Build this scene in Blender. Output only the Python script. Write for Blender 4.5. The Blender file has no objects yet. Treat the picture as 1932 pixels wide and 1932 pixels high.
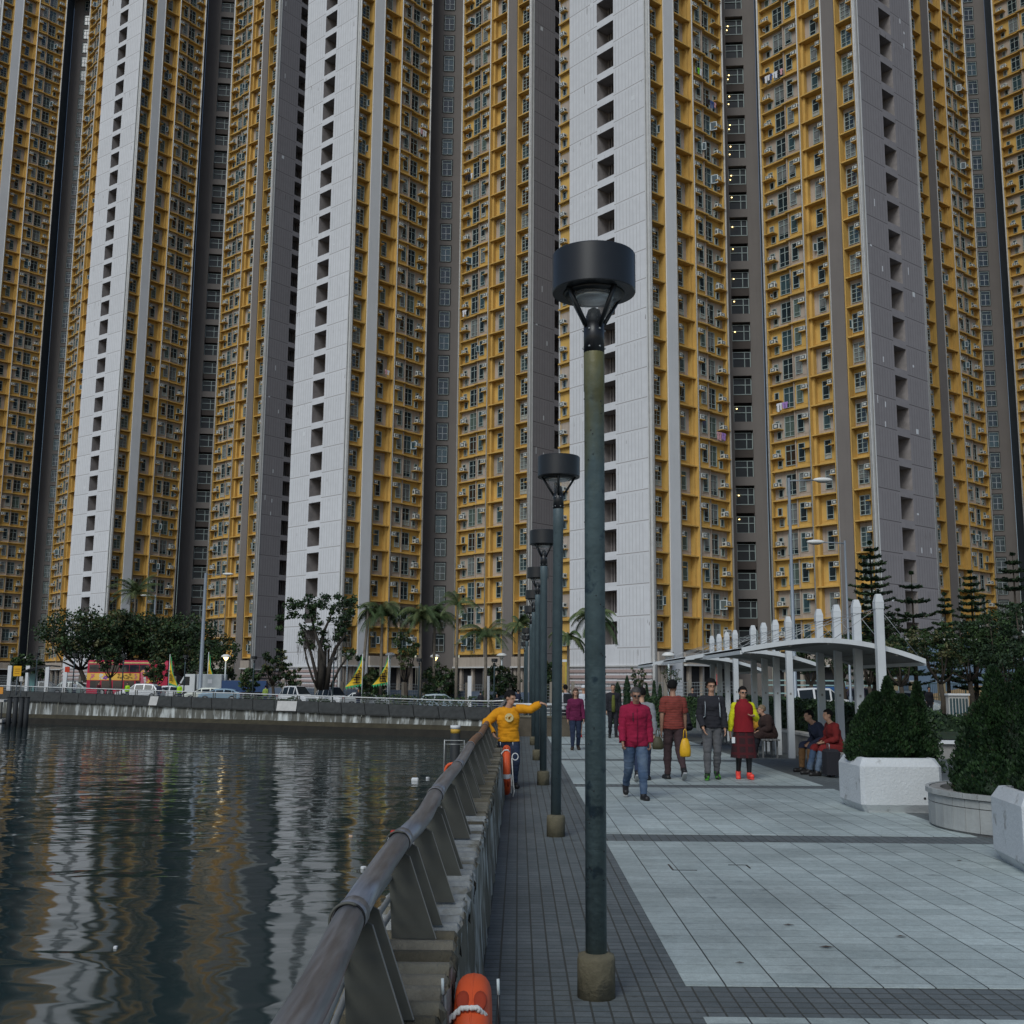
import bpy, bmesh, math, random
from math import sin, cos, pi, radians, sqrt, atan, atan2, hypot
from mathutils import Vector, Matrix, Quaternion
random.seed(7)
SC = bpy.context.scene
COL = SC.collection

# ------------------------------------------------------------------ camera
EYE = Vector((0, 0, 1.7))
FPX, CPX = 2100.0, 966.0
pitch = atan(325 / 2100.0); roll = radians(.45); yaw = radians(-.3924)
fw = Vector((sin(yaw) * cos(pitch), cos(yaw) * cos(pitch), sin(pitch)))
r0 = Vector((cos(yaw), -sin(yaw), 0)); u0 = r0.cross(fw)
cr = r0 * cos(roll) + u0 * sin(roll); cu = -r0 * sin(roll) + u0 * cos(roll)
cd = bpy.data.cameras.new('camera'); cam = bpy.data.objects.new('camera', cd); COL.objects.link(cam)
cd.sensor_width = 36; cd.lens = 36 * FPX / 1932; cd.clip_start = .1; cd.clip_end = 4000
M = Matrix((cr, cu, -fw)).transposed().to_4x4(); M.translation = EYE
cam.matrix_world = M; SC.camera = cam

def ray(px, py):
    d = fw * FPX + cr * (px - CPX) - cu * (py - CPX)
    return d / d.y
def atd(px, py, d):            # real point seen at a measured spot, d metres down the promenade
    return EYE + ray(px, py) * d
def ax(px, d):                 # its sideways place only
    return (EYE + ray(px, 1291) * d).x

# ------------------------------------------------------------------ mesh builder
class MB:
    def __init__(s): s.v = []; s.f = []; s.m = []; s.mats = []; s.sm = []
    def mi(s, m):
        if m not in s.mats: s.mats.append(m)
        return s.mats.index(m)
    def face(s, pts, m, smooth=False):
        b = len(s.v); s.v += [tuple(p) for p in pts]
        s.f.append(tuple(range(b, b + len(pts)))); s.m.append(s.mi(m)); s.sm.append(smooth)
    def raw(s, vs, fs, m, smooth=False):
        b = len(s.v); s.v += [tuple(p) for p in vs]; k = s.mi(m)
        for f in fs: s.f.append(tuple(b + i for i in f)); s.m.append(k); s.sm.append(smooth)
    def box(s, x0, x1, y0, y1, z0, z1, m, mat=None, skip=''):
        c = [(x0,y0,z0),(x1,y0,z0),(x1,y1,z0),(x0,y1,z0),(x0,y0,z1),(x1,y0,z1),(x1,y1,z1),(x0,y1,z1)]
        if mat: c = [mat @ Vector(p) for p in c]
        fs = dict(b=(0,3,2,1), t=(4,5,6,7), f=(0,1,5,4), r=(1,2,6,5), k=(2,3,7,6), l=(3,0,4,7))
        s.raw(c, [fs[k] for k in fs if k not in skip], m)
    def bev(s, x0, x1, y0, y1, z0, z1, b, m, mat=None):   # box with cut vertical edges and top edge
        def ring(xa, xb, ya, yb, c): return [(xa+c,ya),(xb-c,ya),(xb,ya+c),(xb,yb-c),(xb-c,yb),(xa+c,yb),(xa,yb-c),(xa,ya+c)]
        s.loft([[(x,y,z0) for x,y in ring(x0,x1,y0,y1,b)], [(x,y,z1-b) for x,y in ring(x0,x1,y0,y1,b)],
                [(x,y,z1) for x,y in ring(x0+b,x1-b,y0+b,y1-b,b*.6)]], m, mat=mat)
    def loft(s, rings, m, mat=None, smooth=False, caps=True, closed=True):
        n = len(rings[0]); vs = [Vector(p) for r in rings for p in r]
        if mat: vs = [mat @ p for p in vs]
        fs = []
        for i in range(len(rings) - 1):
            for j in range(n if closed else n - 1):
                k = (j + 1) % n
                fs.append((i*n+j, i*n+k, (i+1)*n+k, (i+1)*n+j))
        s.raw(vs, fs, m, smooth)
        if caps and closed:
            b = len(s.v) - len(vs)
            s.f.append(tuple(b + i for i in reversed(range(n)))); s.m.append(s.mi(m)); s.sm.append(False)
            s.f.append(tuple(b + (len(rings)-1)*n + i for i in range(n))); s.m.append(s.mi(m)); s.sm.append(False)
    def tube(s, pts, r, m, n=8, smooth=True, caps=True, flat=1.0, ref=None):
        pts = [Vector(p) for p in pts]
        rs = r if isinstance(r, (list, tuple)) else [r] * len(pts)
        rings = []
        up = Vector(ref) if ref else None
        t0 = (pts[1] - pts[0]).normalized()
        if up is None: up = Vector((0,0,1)) if abs(t0.z) < .9 else Vector((1,0,0))
        a = t0.cross(up).normalized(); 
        for i, p in enumerate(pts):
            t = (pts[min(i+1, len(pts)-1)] - pts[max(i-1, 0)]).normalized()
            a = (a - t * a.dot(t)).normalized(); b = t.cross(a)
            rings.append([p + (a * cos(2*pi*k/n) + b * sin(2*pi*k/n) * flat) * rs[i] for k in range(n)])
        s.loft(rings, m, smooth=smooth, caps=caps)
    def lathe(s, prof, m, n=16, c=(0,0,0), smooth=True, mat=None):
        rings = [[(c[0]+r*cos(2*pi*k/n), c[1]+r*sin(2*pi*k/n), c[2]+z) for k in range(n)] for r, z in prof]
        s.loft(rings, m, smooth=smooth, mat=mat)
    def ell(s, c, r, m, n=10, k=7, smooth=True, mat=None):
        rings = []
        for i in range(1, k):
            t = pi * i / k
            rings.append([Vector((c[0]+r[0]*sin(t)*cos(2*pi*j/n), c[1]+r[1]*sin(t)*sin(2*pi*j/n), c[2]-r[2]*cos(t))) for j in range(n)])
        s.loft(rings, m, smooth=smooth, mat=mat)
    def add(s, o, mat):
        b = len(s.v); s.v += [tuple(mat @ Vector(p)) for p in o.v]
        mp = [s.mi(m) for m in o.mats]
        s.f += [tuple(b + i for i in f) for f in o.f]; s.m += [mp[i] for i in o.m]; s.sm += o.sm
    def mesh(s, name):
        me = bpy.data.meshes.new(name); me.from_pydata(s.v, [], s.f)
        for m in s.mats: me.materials.append(m)
        me.polygons.foreach_set('material_index', s.m); me.polygons.foreach_set('use_smooth', s.sm)
        me.update(); return me
    def build(s, name, parent=None, loc=None, mat=None):
        o = bpy.data.objects.new(name, s.mesh(name)); COL.objects.link(o)
        if parent: o.parent = parent
        if mat is not None: o.matrix_local = mat
        if loc is not None: o.location = loc
        return o

def tag(o, label=None, cat=None, group=None, kind=None):
    if label: o['label'] = label
    if cat: o['category'] = cat
    if group: o['group'] = group
    if kind: o['kind'] = kind
    return o
def thing(name, loc, label, cat, group=None, rz=0, sc=1):
    o = bpy.data.objects.new(name, None); COL.objects.link(o)
    o.location = loc; o.rotation_euler = (0, 0, rz); o.scale = (sc, sc, sc)
    o.empty_display_size = .3
    return tag(o, label, cat, group)
def kids(o, pool): return pool.get(o.name, [])
def copy_tree(o, loc=None, rz=None, label=None, sc=None):
    pool = {}
    def fam(x):
        pool[x.name] = [c for c in COL.objects if c.parent == x]
        for c in pool[x.name]: fam(c)
    fam(o)
    def rec(x, par):
        c = x.copy(); COL.objects.link(c)
        if par: c.parent = par
        for ch in pool[x.name]: rec(ch, c)
        return c
    r = rec(o, None)
    if loc is not None: r.location = loc
    if rz is not None: r.rotation_euler = (0, 0, rz)
    if sc is not None: r.scale = (sc, sc, sc)
    if label: r['label'] = label
    return r

# ------------------------------------------------------------------ materials
MATS = {}
def mat(name, col, rough=.75, var=.12, scale=2.0, bump=0, bscale=30, metal=0, spec=.4, streak=0, streakcol=(.05,.045,.04),
        col2=None, c2scale=1.0, c2lo=.5, c2hi=.6, coord='pos', emit=0, stretch=(1,1,1)):
    if name in MATS: return MATS[name]
    m = bpy.data.materials.new(name); m.use_nodes = True; nt = m.node_tree; N = nt.nodes; L = nt.links
    b = N['Principled BSDF']
    b.inputs['Roughness'].default_value = rough; b.inputs['Metallic'].default_value = metal
    b.inputs['Specular IOR Level'].default_value = spec
    if coord == 'pos': co = N.new('ShaderNodeNewGeometry').outputs['Position']
    else: co = N.new('ShaderNodeTexCoord').outputs['Object']
    mp = N.new('ShaderNodeMapping'); mp.inputs['Scale'].default_value = stretch; L.new(co, mp.inputs[0]); co2 = mp.outputs[0]
    out = None
    base = N.new('ShaderNodeRGB'); base.outputs[0].default_value = (*col, 1); out = base.outputs[0]
    def noise(sc, det=4, c=co2, rough_=.6):
        n = N.new('ShaderNodeTexNoise'); n.inputs['Scale'].default_value = sc; n.inputs['Detail'].default_value = det
        n.inputs['Roughness'].default_value = rough_; L.new(c, n.inputs['Vector']); return n.outputs['Fac']
    def mix(fac, a, c, mode='MIX'):
        x = N.new('ShaderNodeMix'); x.data_type = 'RGBA'; x.blend_type = mode
        if hasattr(fac, 'node'): L.new(fac, x.inputs[0])
        else: x.inputs[0].default_value = fac
        for k, q in ((6, a), (7, c)):
            if hasattr(q, 'node'): L.new(q, x.inputs[k])
            else: x.inputs[k].default_value = (*q, 1)
        return x.outputs[2]
    def ramp(fac, lo, hi):
        x = N.new('ShaderNodeMapRange'); x.inputs[1].default_value = lo; x.inputs[2].default_value = hi; L.new(fac, x.inputs[0]); return x.outputs[0]
    if col2: out = mix(ramp(noise(c2scale, 5), c2lo, c2hi), out, col2)
    if streak:
        sm = N.new('ShaderNodeMapping'); sm.inputs['Scale'].default_value = (2.2, 2.2, .12); L.new(co, sm.inputs[0])
        f = ramp(noise(1.6, 6, sm.outputs[0], .7), .5, .75)
        g = N.new('ShaderNodeMath'); g.operation = 'MULTIPLY'; g.inputs[1].default_value = streak; L.new(f, g.inputs[0])
        out = mix(g.outputs[0], out, streakcol)
    if var:
        f = ramp(noise(scale, 6), .25, .75)
        lo = N.new('ShaderNodeMapRange'); lo.inputs[3].default_value = 1 - var; lo.inputs[4].default_value = 1 + var; L.new(f, lo.inputs[0])
        x = N.new('ShaderNodeVectorMath'); x.operation = 'SCALE'; L.new(out, x.inputs[0]); L.new(lo.outputs[0], x.inputs[3]); out = x.outputs[0]
    L.new(out, b.inputs['Base Color'])
    if emit:
        b.inputs['Emission Color'].default_value = (*col, 1); b.inputs['Emission Strength'].default_value = emit
    if bump:
        bm = N.new('ShaderNodeBump'); bm.inputs['Strength'].default_value = bump; bm.inputs['Distance'].default_value = .02
        L.new(noise(bscale, 5), bm.inputs['Height']); L.new(bm.outputs[0], b.inputs['Normal'])
    MATS[name] = m; return m

def glassy(name, col, rough=.08):
    return mat(name, col, rough=rough, var=.25, scale=.7, spec=.6)
def clear(name, tint=(.9,.95,.95), alpha=.25):
    m = bpy.data.materials.new(name); m.use_nodes = True; b = m.node_tree.nodes['Principled BSDF']
    b.inputs['Base Color'].default_value = (*tint, 1); b.inputs['Roughness'].default_value = .05
    b.inputs['Alpha'].default_value = alpha; b.inputs['IOR'].default_value = 1.45
    return m

# paving materials: real joints by brick texture in world metres
def paver(name, c1, c2, mortar, bw, rh, ms, var=.3, vs=.8, off=0.0, rot=0, rough=.75, bump=.3, xl=0):
    m = bpy.data.materials.new(name); m.use_nodes = True; nt = m.node_tree; N = nt.nodes; L = nt.links; b = N['Principled BSDF']
    g = N.new('ShaderNodeNewGeometry'); mp = N.new('ShaderNodeMapping'); mp.inputs['Rotation'].default_value = (0,0,rot); L.new(g.outputs['Position'], mp.inputs[0])
    br = N.new('ShaderNodeTexBrick'); br.offset = off; br.inputs['Scale'].default_value = 1
    br.inputs['Brick Width'].default_value = bw; br.inputs['Row Height'].default_value = rh
    br.inputs['Mortar Size'].default_value = ms; br.inputs['Mortar Smooth'].default_value = .3; br.inputs['Bias'].default_value = 0
    br.inputs['Color1'].default_value = (*c1,1); br.inputs['Color2'].default_value = (*c2,1); br.inputs['Mortar'].default_value = (*mortar,1)
    L.new(mp.outputs[0], br.inputs['Vector'])
    def noise(sc, det, vec=None):
        n = N.new('ShaderNodeTexNoise'); n.inputs['Scale'].default_value = sc; n.inputs['Detail'].default_value = det; n.inputs['Roughness'].default_value=.65
        L.new(vec or g.outputs['Position'], n.inputs['Vector']); return n.outputs['Fac']
    def sc_(colr, fac, lo, hi, a=.3, c=.7):
        r = N.new('ShaderNodeMapRange'); r.inputs[1].default_value = a; r.inputs[2].default_value = c; r.inputs[3].default_value = lo; r.inputs[4].default_value = hi
        L.new(fac, r.inputs[0]); x = N.new('ShaderNodeVectorMath'); x.operation = 'SCALE'; L.new(colr, x.inputs[0]); L.new(r.outputs[0], x.inputs[3]); return x.outputs[0]
    out = sc_(br.outputs['Color'], noise(vs, 6), 1-var, 1+var*.6)
    out = sc_(out, noise(14, 4), .86, 1.1)
    out = sc_(out, noise(2.7, 8), .55, 1.0, .28, .4)
    out = sc_(out, noise(90, 2), .85, 1.12)
    vo = N.new('ShaderNodeTexVoronoi'); vo.inputs['Scale'].default_value = 1.7; L.new(g.outputs['Position'], vo.inputs['Vector']); out = sc_(out, vo.outputs['Distance'], .62, 1.0, .02, .04)
    if xl:
        sp = N.new('ShaderNodeSeparateXYZ'); L.new(g.outputs['Position'], sp.inputs[0])
        q = N.new('ShaderNodeMath'); q.operation = 'PINGPONG'; q.inputs[1].default_value = xl/2; L.new(sp.outputs[0], q.inputs[0])
        out = sc_(out, q.outputs[0], .16, 1.0, .0035, .006)
    L.new(out, b.inputs['Base Color'])
    rr = N.new('ShaderNodeMapRange'); rr.inputs[3].default_value = rough-.2; rr.inputs[4].default_value = rough+.1; L.new(noise(1.5,4), rr.inputs[0]); L.new(rr.outputs[0], b.inputs['Roughness'])
    h = N.new('ShaderNodeMath'); h.operation = 'SUBTRACT'; L.new(noise(60, 3), h.inputs[0]); 
    k = N.new('ShaderNodeMath'); k.operation='MULTIPLY'; k.inputs[1].default_value = 2; L.new(br.outputs['Fac'], k.inputs[0]); L.new(k.outputs[0], h.inputs[1])
    bm = N.new('ShaderNodeBump'); bm.inputs['Strength'].default_value = bump; bm.inputs['Distance'].default_value = .004; L.new(h.outputs[0], bm.inputs['Height']); L.new(bm.outputs[0], b.inputs['Normal'])
    return m

YEL = mat('yellow_paint', (.52,.325,.088), .8, .2, .35, streak=.4, streakcol=(.2,.1,.03))
BEI = mat('beige_paint', (.38,.315,.26), .85, .18, .35, streak=.4)
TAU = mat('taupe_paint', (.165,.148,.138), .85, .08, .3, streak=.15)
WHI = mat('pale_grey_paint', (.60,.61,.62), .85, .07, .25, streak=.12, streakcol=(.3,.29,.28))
CREAM = mat('cream_pipe', (.50,.50,.49), .6, .1)
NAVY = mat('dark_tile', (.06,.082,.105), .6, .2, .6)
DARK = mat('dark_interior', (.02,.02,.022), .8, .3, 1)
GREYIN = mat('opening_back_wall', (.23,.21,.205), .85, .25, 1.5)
FRAME = mat('window_frame_paint', (.30,.36,.35), .5, .1)
FRAMEW = mat('window_frame_pale', (.50,.55,.56), .5, .1)
GL = [glassy('window_glass', (.012,.022,.028)), glassy('window_glass_blue', (.035,.065,.075)), mat('curtained_glass', (.14,.15,.15), .25, .3, 3), glassy('window_glass_brown', (.03,.02,.014))]
ACM = mat('air_conditioner_casing', (.50,.52,.50), .5, .15, 3)
ACD = mat('air_conditioner_grille', (.06,.07,.075), .6, .1)
CONC = mat('concrete', (.26,.25,.235), .9, .25, 3, bump=.3, streak=.3)
CONCP = mat('pale_concrete', (.42,.41,.39), .9, .15, 2, bump=.2)
# ------------------------------------------------------------------ towers
FH, Z0, NF = 2.75, 4.9, 44
ZT = Z0 + FH * NF
def gable_mat(name, col, groove, mid, half):
    m = bpy.data.materials.new(name); m.use_nodes = True; nt = m.node_tree; N = nt.nodes; L = nt.links; b = N['Principled BSDF']
    tc = N.new('ShaderNodeTexCoord'); sp = N.new('ShaderNodeSeparateXYZ'); L.new(tc.outputs['Object'], sp.inputs[0])
    def M_(op, a, c=None, d=None):
        x = N.new('ShaderNodeMath'); x.operation = op
        for i, q in enumerate((a, c, d)):
            if q is None: continue
            if hasattr(q, 'node'): L.new(q, x.inputs[i])
            else: x.inputs[i].default_value = q
        return x.outputs[0]
    X, Z = sp.outputs[0], sp.outputs[2]
    fx = M_('FRACT', M_('DIVIDE', X, .42)); vl = M_('LESS_THAN', fx, .11)
    fz = M_('FRACT', M_('DIVIDE', M_('SUBTRACT', Z, Z0), FH))
    inz = M_('MULTIPLY', M_('GREATER_THAN', fz, .06), M_('LESS_THAN', fz, .93))
    dx = M_('ABSOLUTE', M_('SUBTRACT', X, mid)); inx = M_('MULTIPLY', M_('GREATER_THAN', dx, 1.25), M_('LESS_THAN', dx, half - .55))
    v = M_('MULTIPLY', M_('MULTIPLY', vl, inz), inx)
    hl = M_('MULTIPLY', M_('LESS_THAN', fz, .028), M_('GREATER_THAN', dx, 1.1))
    no = N.new('ShaderNodeTexNoise'); no.inputs['Scale'].default_value = 1.3; no.inputs['Detail'].default_value = 8; L.new(tc.outputs['Object'], no.inputs['Vector'])
    f = M_('MINIMUM', M_('ADD', M_('MULTIPLY', v, .55), M_('MULTIPLY', hl, 1.0)), .85)
    f = M_('MULTIPLY', f, M_('MULTIPLY_ADD', no.outputs['Fac'], 1.0, .5))
    mx = N.new('ShaderNodeMix'); mx.data_type = 'RGBA'; L.new(f, mx.inputs[0]); mx.inputs[6].default_value = (*col,1); mx.inputs[7].default_value = (*groove,1)
    # water stains running from the joints
    mp = N.new('ShaderNodeMapping'); mp.inputs['Scale'].default_value = (3.5, 3.5, .25); L.new(tc.outputs['Object'], mp.inputs[0])
    n2 = N.new('ShaderNodeTexNoise'); n2.inputs['Scale'].default_value = 1.5; n2.inputs['Detail'].default_value = 7; L.new(mp.outputs[0], n2.inputs['Vector'])
    n3 = N.new('ShaderNodeTexNoise'); n3.inputs['Scale'].default_value = .12; L.new(tc.outputs['Object'], n3.inputs['Vector'])
    st = M_('MULTIPLY', M_('GREATER_THAN', n2.outputs['Fac'], .66), M_('MULTIPLY', M_('GREATER_THAN', n3.outputs['Fac'], .5), M_('GREATER_THAN', fz, .62)))
    m2 = N.new('ShaderNodeMix'); m2.data_type = 'RGBA'; L.new(M_('MULTIPLY', st, .8), m2.inputs[0]); L.new(mx.outputs[2], m2.inputs[6]); m2.inputs[7].default_value = (.12,.1,.09,1)
    sc = N.new('ShaderNodeVectorMath'); sc.operation = 'SCALE'; L.new(m2.outputs[2], sc.inputs[0])
    wn = N.new('ShaderNodeTexWhiteNoise'); wn.noise_dimensions = '2D'; cb = N.new('ShaderNodeCombineXYZ')
    L.new(M_('FLOOR', M_('DIVIDE', M_('SUBTRACT', Z, Z0), FH)), cb.inputs[0]); L.new(M_('GREATER_THAN', X, mid), cb.inputs[1]); L.new(cb.outputs[0], wn.inputs['Vector'])
    L.new(M_('ADD', M_('MULTIPLY_ADD', no.outputs['Fac'], .24, .83), M_('MULTIPLY', wn.outputs['Value'], .06)), sc.inputs[3])
    L.new(sc.outputs[0], b.inputs['Base Color']); b.inputs['Roughness'].default_value = .88; b.inputs['Specular IOR Level'].default_value = .25
    return m

FRC = mat('core_window_frame', (.36,.39,.41), .6, .1)
GDK = mat('recess_glass', (.02,.024,.028), .35, .3, 1, spec=.2)
def window_mb(w, h, kind, gl, fr=FRAME, openp=0, gl2=None):
    b = MB(); t = .055; D = .09
    zm = -h*.2 if gl2 else h/2
    b.face([(-w/2,.02,-h/2),(w/2,.02,-h/2),(w/2,.02,zm),(-w/2,.02,zm)], gl2 or gl)
    if gl2: b.face([(-w/2,.02,zm),(w/2,.02,zm),(w/2,.02,h/2),(-w/2,.02,h/2)], gl)
    def bar(x0,x1,z0,z1,m=fr,d=D): b.box(x0,x1,.0,d,z0,z1,m,skip='f')
    bar(-w/2,-w/2+t,-h/2,h/2); bar(w/2-t,w/2,-h/2,h/2); bar(-w/2+t,w/2-t,-h/2,-h/2+t); bar(-w/2+t,w/2-t,h/2-t,h/2)
    if kind in ('tall','big','bay'):
        bar(-w/2+t,w/2-t,h*.2,h*.2+t,d=D*.8); bar(-w/2+t,w/2-t,-h*.28,-h*.28+t*.8,d=D*.8)
    if kind in ('big','bay'): bar(-t/2,t/2,-h/2+t,h/2-t,d=D*.7)
    if kind == 'bay': bar(-w/2+t,w/2-t,h*.0,h*.0+t*.8,d=D*.8)
    if kind == 'cross':
        bar(-t*.6,t*.6,-h/2+t,h*.28,m=FRC,d=D*.7); bar(-w/2+t,w/2-t,-.12*h,-.12*h+t*1.2,m=FRC,d=D*.8); bar(-w/2+t,w/2-t,h*.28,h*.28+t,d=D*.8)
    if openp:    # one casement standing open
        x = w/2 if openp > 0 else -w/2; a = .55*w*(1 if openp > 0 else -1)
        z0, z1 = -h*.25, h*.2
        P = lambda k, z: (x + a*.45*k, .09 + abs(a)*.9*k, z)
        for (k0,k1,za,zb) in ((0,1,z0,z0+.06),(0,1,z1-.06,z1),(0,.12,z0,z1),(.88,1,z0,z1)):
            b.face([P(k0,za),P(k1,za),P(k1,zb),P(k0,zb)], FRAMEW)
        b.face([P(.12,z0+.06),P(.88,z0+.06),P(.88,z1-.06),P(.12,z1-.06)], GL[1])
    return b
CURT = mat('curtain_pale', (.32,.31,.27), .6, .3, 5); CURT2 = mat('curtain_green', (.07,.10,.085), .5, .3, 5)
WIN = {}
for k, (w, h) in dict(tall=(.72,1.72), big=(1.2,1.95), bay=(1.02,1.75), small=(.5,.75), cross=(1.2,1.95)).items():
    WIN[k] = [window_mb(w,h,k,GL[0]), window_mb(w,h,k,GL[1]), window_mb(w,h,k,GL[2]), window_mb(w,h,k,GL[0]), window_mb(w,h,k,GL[3]), window_mb(w,h,k,GL[0],openp=1), window_mb(w,h,k,GL[1],openp=-1), window_mb(w,h,k,GL[2],gl2=GL[0]), window_mb(w,h,k,GL[0],gl2=CURT), window_mb(w,h,k,CURT2)]
def ac_mb(w=.62, h=.42, d=.5):
    b = MB(); b.bev(-w/2,w/2,0,d,0,h,.02,ACM)
    b.box(-w*.36,w*.36,d,d+.012,h*.14,h*.88,ACD)
    b.box(-w*.2,w*.2,d+.012,d+.024,h*.3,h*.72,ACM)
    for s in (-1,1): b.box(s*w*.5-.006,s*w*.5+.006,.1,d*.8,h*.25,h*.75,ACD)
    return b
ACS = [ac_mb(), ac_mb(.66,.45,.42), ac_mb(.78,.6,.38)]
WMESH = {k: [b.mesh('window') for b in v] for k, v in WIN.items()}
ACMESH = [b.mesh('air_conditioner') for b in ACS]
LAMPY = mat('lit_lamp', (1,.72,.3), emit=4)
LITW = mat('lit_room_glass', (1,.7,.3), emit=1.6)

TAUD = mat('recess_panel', (.07,.058,.052), .85, .15, 1)
def flank(sg, pier, Lf, nf, wins, acs, FM, rnd, side):
    """one long side of a wing. x = distance out from the inner corner times sg, y = outwards"""
    k = Lf / 11.0
    b = MB(); pipes = []
    def bx(s0, s1, y0, y1, z0, z1, m, skip=''): 
        a, c = sorted((sg*s0*k, sg*s1*k)); b.box(a, c, y0, y1, z0, z1, m, skip=skip)
    cols = [(0, 2.85, -.30), (2.85, 4.6, -.02), (4.72, 7.2, -.55), (8.85, 10.7, -.55)]
    for f in range(nf):
        z = Z0 + f*FH; P = BEI if f % 2 else YEL
        for s0, s1, y in cols:
            a, c = sorted((sg*s0*k, sg*s1*k))
            b.face([(a,y,z),(c,y,z),(c,y,z+FH),(a,y,z+FH)], P)
            # shallow joint below the sill
            b.box(a+.05, c-.05, y, y+.02, z+.42, z+.46, P, skip='f')
        bx(0, 2.6, -.30, .16, z-.05, z+.07, YEL); bx(2.6, 4.6, -.02, .34, z-.05, z+.07, YEL)
        bx(4.72, 7.2, -.55, .2, z-.05, z+.07, YEL); bx(8.85, 10.7, -.55, .2, z-.05, z+.07, YEL)
        bx(.1, 1.25, -.3, .42, z+1.18, z+1.26, YEL)      # shelf under the box unit
        bx(3.75, 4.5, -.02, .4, z+1.68, z+1.75, YEL); bx(6.35, 7.1, -.55, .05, z+1.68, z+1.75, YEL); bx(9.95, 10.6, -.55, .05, z+1.68, z+1.75, YEL)
    zt = Z0 + nf*FH
    for s0, s1, y0, y1, m in ((0,.1,-.3,.2,YEL),(2.78,2.9,-.3,.1,BEI),(4.55,4.74,-.55,.3,YEL),(4.74,5.0,-.55,-.1,YEL),(7.12,7.26,-.55,.22,YEL),(8.78,8.9,-.55,.2,YEL),(10.62,10.75,-.55,.2,YEL)):
        bx(s0, s1, y0, y1, Z0-.1, zt, m)
    bx(0, 11, -.6, -.56, 0, zt, BEI)
    w = b.build('flank_wall', None); 
    pb = MB(); a, c = sorted((sg*7.42*k, sg*8.78*k)); pb.box(a, c, -.55, .32, 0, zt, pier); pr = pb.build('pier', None)
    pp = []
    for s, r, m in ((-.06,.1,CREAM),(4.64,.07,CREAM),(7.36,.09,CREAM),(10.83,.1,CREAM)):
        q = MB(); x = sg*s*k; y = .33 if s in (4.64,) else .28; q.tube([(x,y,.2),(x,y,zt)], r, m, n=6); pp.append(q.build('downpipe', None))
    q = MB(); a, c = sorted((sg*10.9*k, sg*11.0*k)); q.box(a, c, -.55, .24, 0, zt, CREAM); pp.append(q.build('corner_trim', None))
    for f in range(nf):
        z = Z0 + f*FH
        def W(kind, s, y, zc): wins.append((kind, FM @ Matrix.Translation((sg*s*k, y, z+zc)), rnd.choices(range(10), (22,16,12,12,8,7,7,9,6,6))[0]))
        W('small', .8, -.3, .72); W('small', .62, -.3, 1.75); W('big', 2.05, -.3, 1.42); W('tall', 3.45, -.02, 1.45); W('tall', 5.95, -.55, 1.42); W('bay', 9.55, -.55, 1.42)
        def A(s, y, zc, kd, p=.86):
            if rnd.random() < p: acs.append((FM @ Matrix.Translation((sg*(s+rnd.uniform(-.04,.04))*k, y, z+zc)), kd if rnd.random() < .85 else 1))
        A(.68, -.22, 1.27, 2 if rnd.random() < .3 else 0); A(4.12, -.12, 1.76, 0); A(6.72, -.5, 1.76, 0, .88); A(10.25, -.5, 1.76, 0, .92)
    return [w, pr] + pp

def gable(sg, W, base, gm, nf):
    """short end of a wing: x from the near corner inwards"""
    b = MB(); zt = Z0 + nf*FH
    m0, m1 = W*.40, W*.62
    def X(s): return sg*s
    def q(s0,s1,z0,z1,m,y=0):
        a, c = sorted((X(s0),X(s1))); b.face([(a,y,z0),(c,y,z0),(c,y,z1),(a,y,z1)], m)
    q(0,m0,0,zt,gm); q(m1,W,0,zt,gm); q(m0,m1,0,Z0+.35,gm)
    D = 1.5
    for f in range(nf):
        z = Z0+f*FH; z0, z1 = z+.35, z+2.38
        q(m0,m1,z1,z+FH+.35,gm)
        a, c = sorted((X(m0),X(m1)))
        b.face([(a,-D,z0),(c,-D,z0),(c,-D,z1),(a,-D,z1)], GREYIN)
        b.face([(a,0,z0),(a,-D,z0),(a,-D,z1),(a,0,z1)], GREYIN); b.face([(c,0,z0),(c,-D,z0),(c,-D,z1),(c,0,z1)], GREYIN)
        b.face([(a,0,z0),(c,0,z0),(c,-D,z0),(a,-D,z0)], GREYIN); b.face([(a,0,z1),(c,0,z1),(c,-D,z1),(a,-D,z1)], GREYIN)
        n = 7
        for i in range(1, n): # louvre bars on the back wall
            x = a+(c-a)*i/n; b.box(x-.03,x+.03,-D,-D+.06,z0,z1,DARK,skip='f')
    a, c = sorted((X(0),X(.12))); b.box(a,c,0,.05,0,zt,CREAM)
    # patched spots of fresh paint
    rnd = random.Random(int(W*1000)+sg)
    for i in range(26):
        s = rnd.choice((rnd.uniform(.4,m0-.8), rnd.uniform(m1+.3,W-.8))); z = rnd.uniform(Z0, zt)
        w, h = rnd.choice(((.14,.5),(.3,.16),(.22,.22),(.1,.7),(.4,.45)))
        a, c = sorted((X(s),X(s+w))); b.box(a,c,0,.012,z,z+h,PATCH,skip='f')
    return b.build('gable_wall', None)
PATCH = mat('fresh_white_paint', (.6,.61,.62), .8, .05)
GWM = {}

def frame3(o, xa, ya):
    m = Matrix.Identity(4)
    for i in range(3): m[i][0] = xa[i]; m[i][1] = ya[i]; m[i][2] = (0,0,1)[i]; m[i][3] = o[i]
    return m

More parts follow.
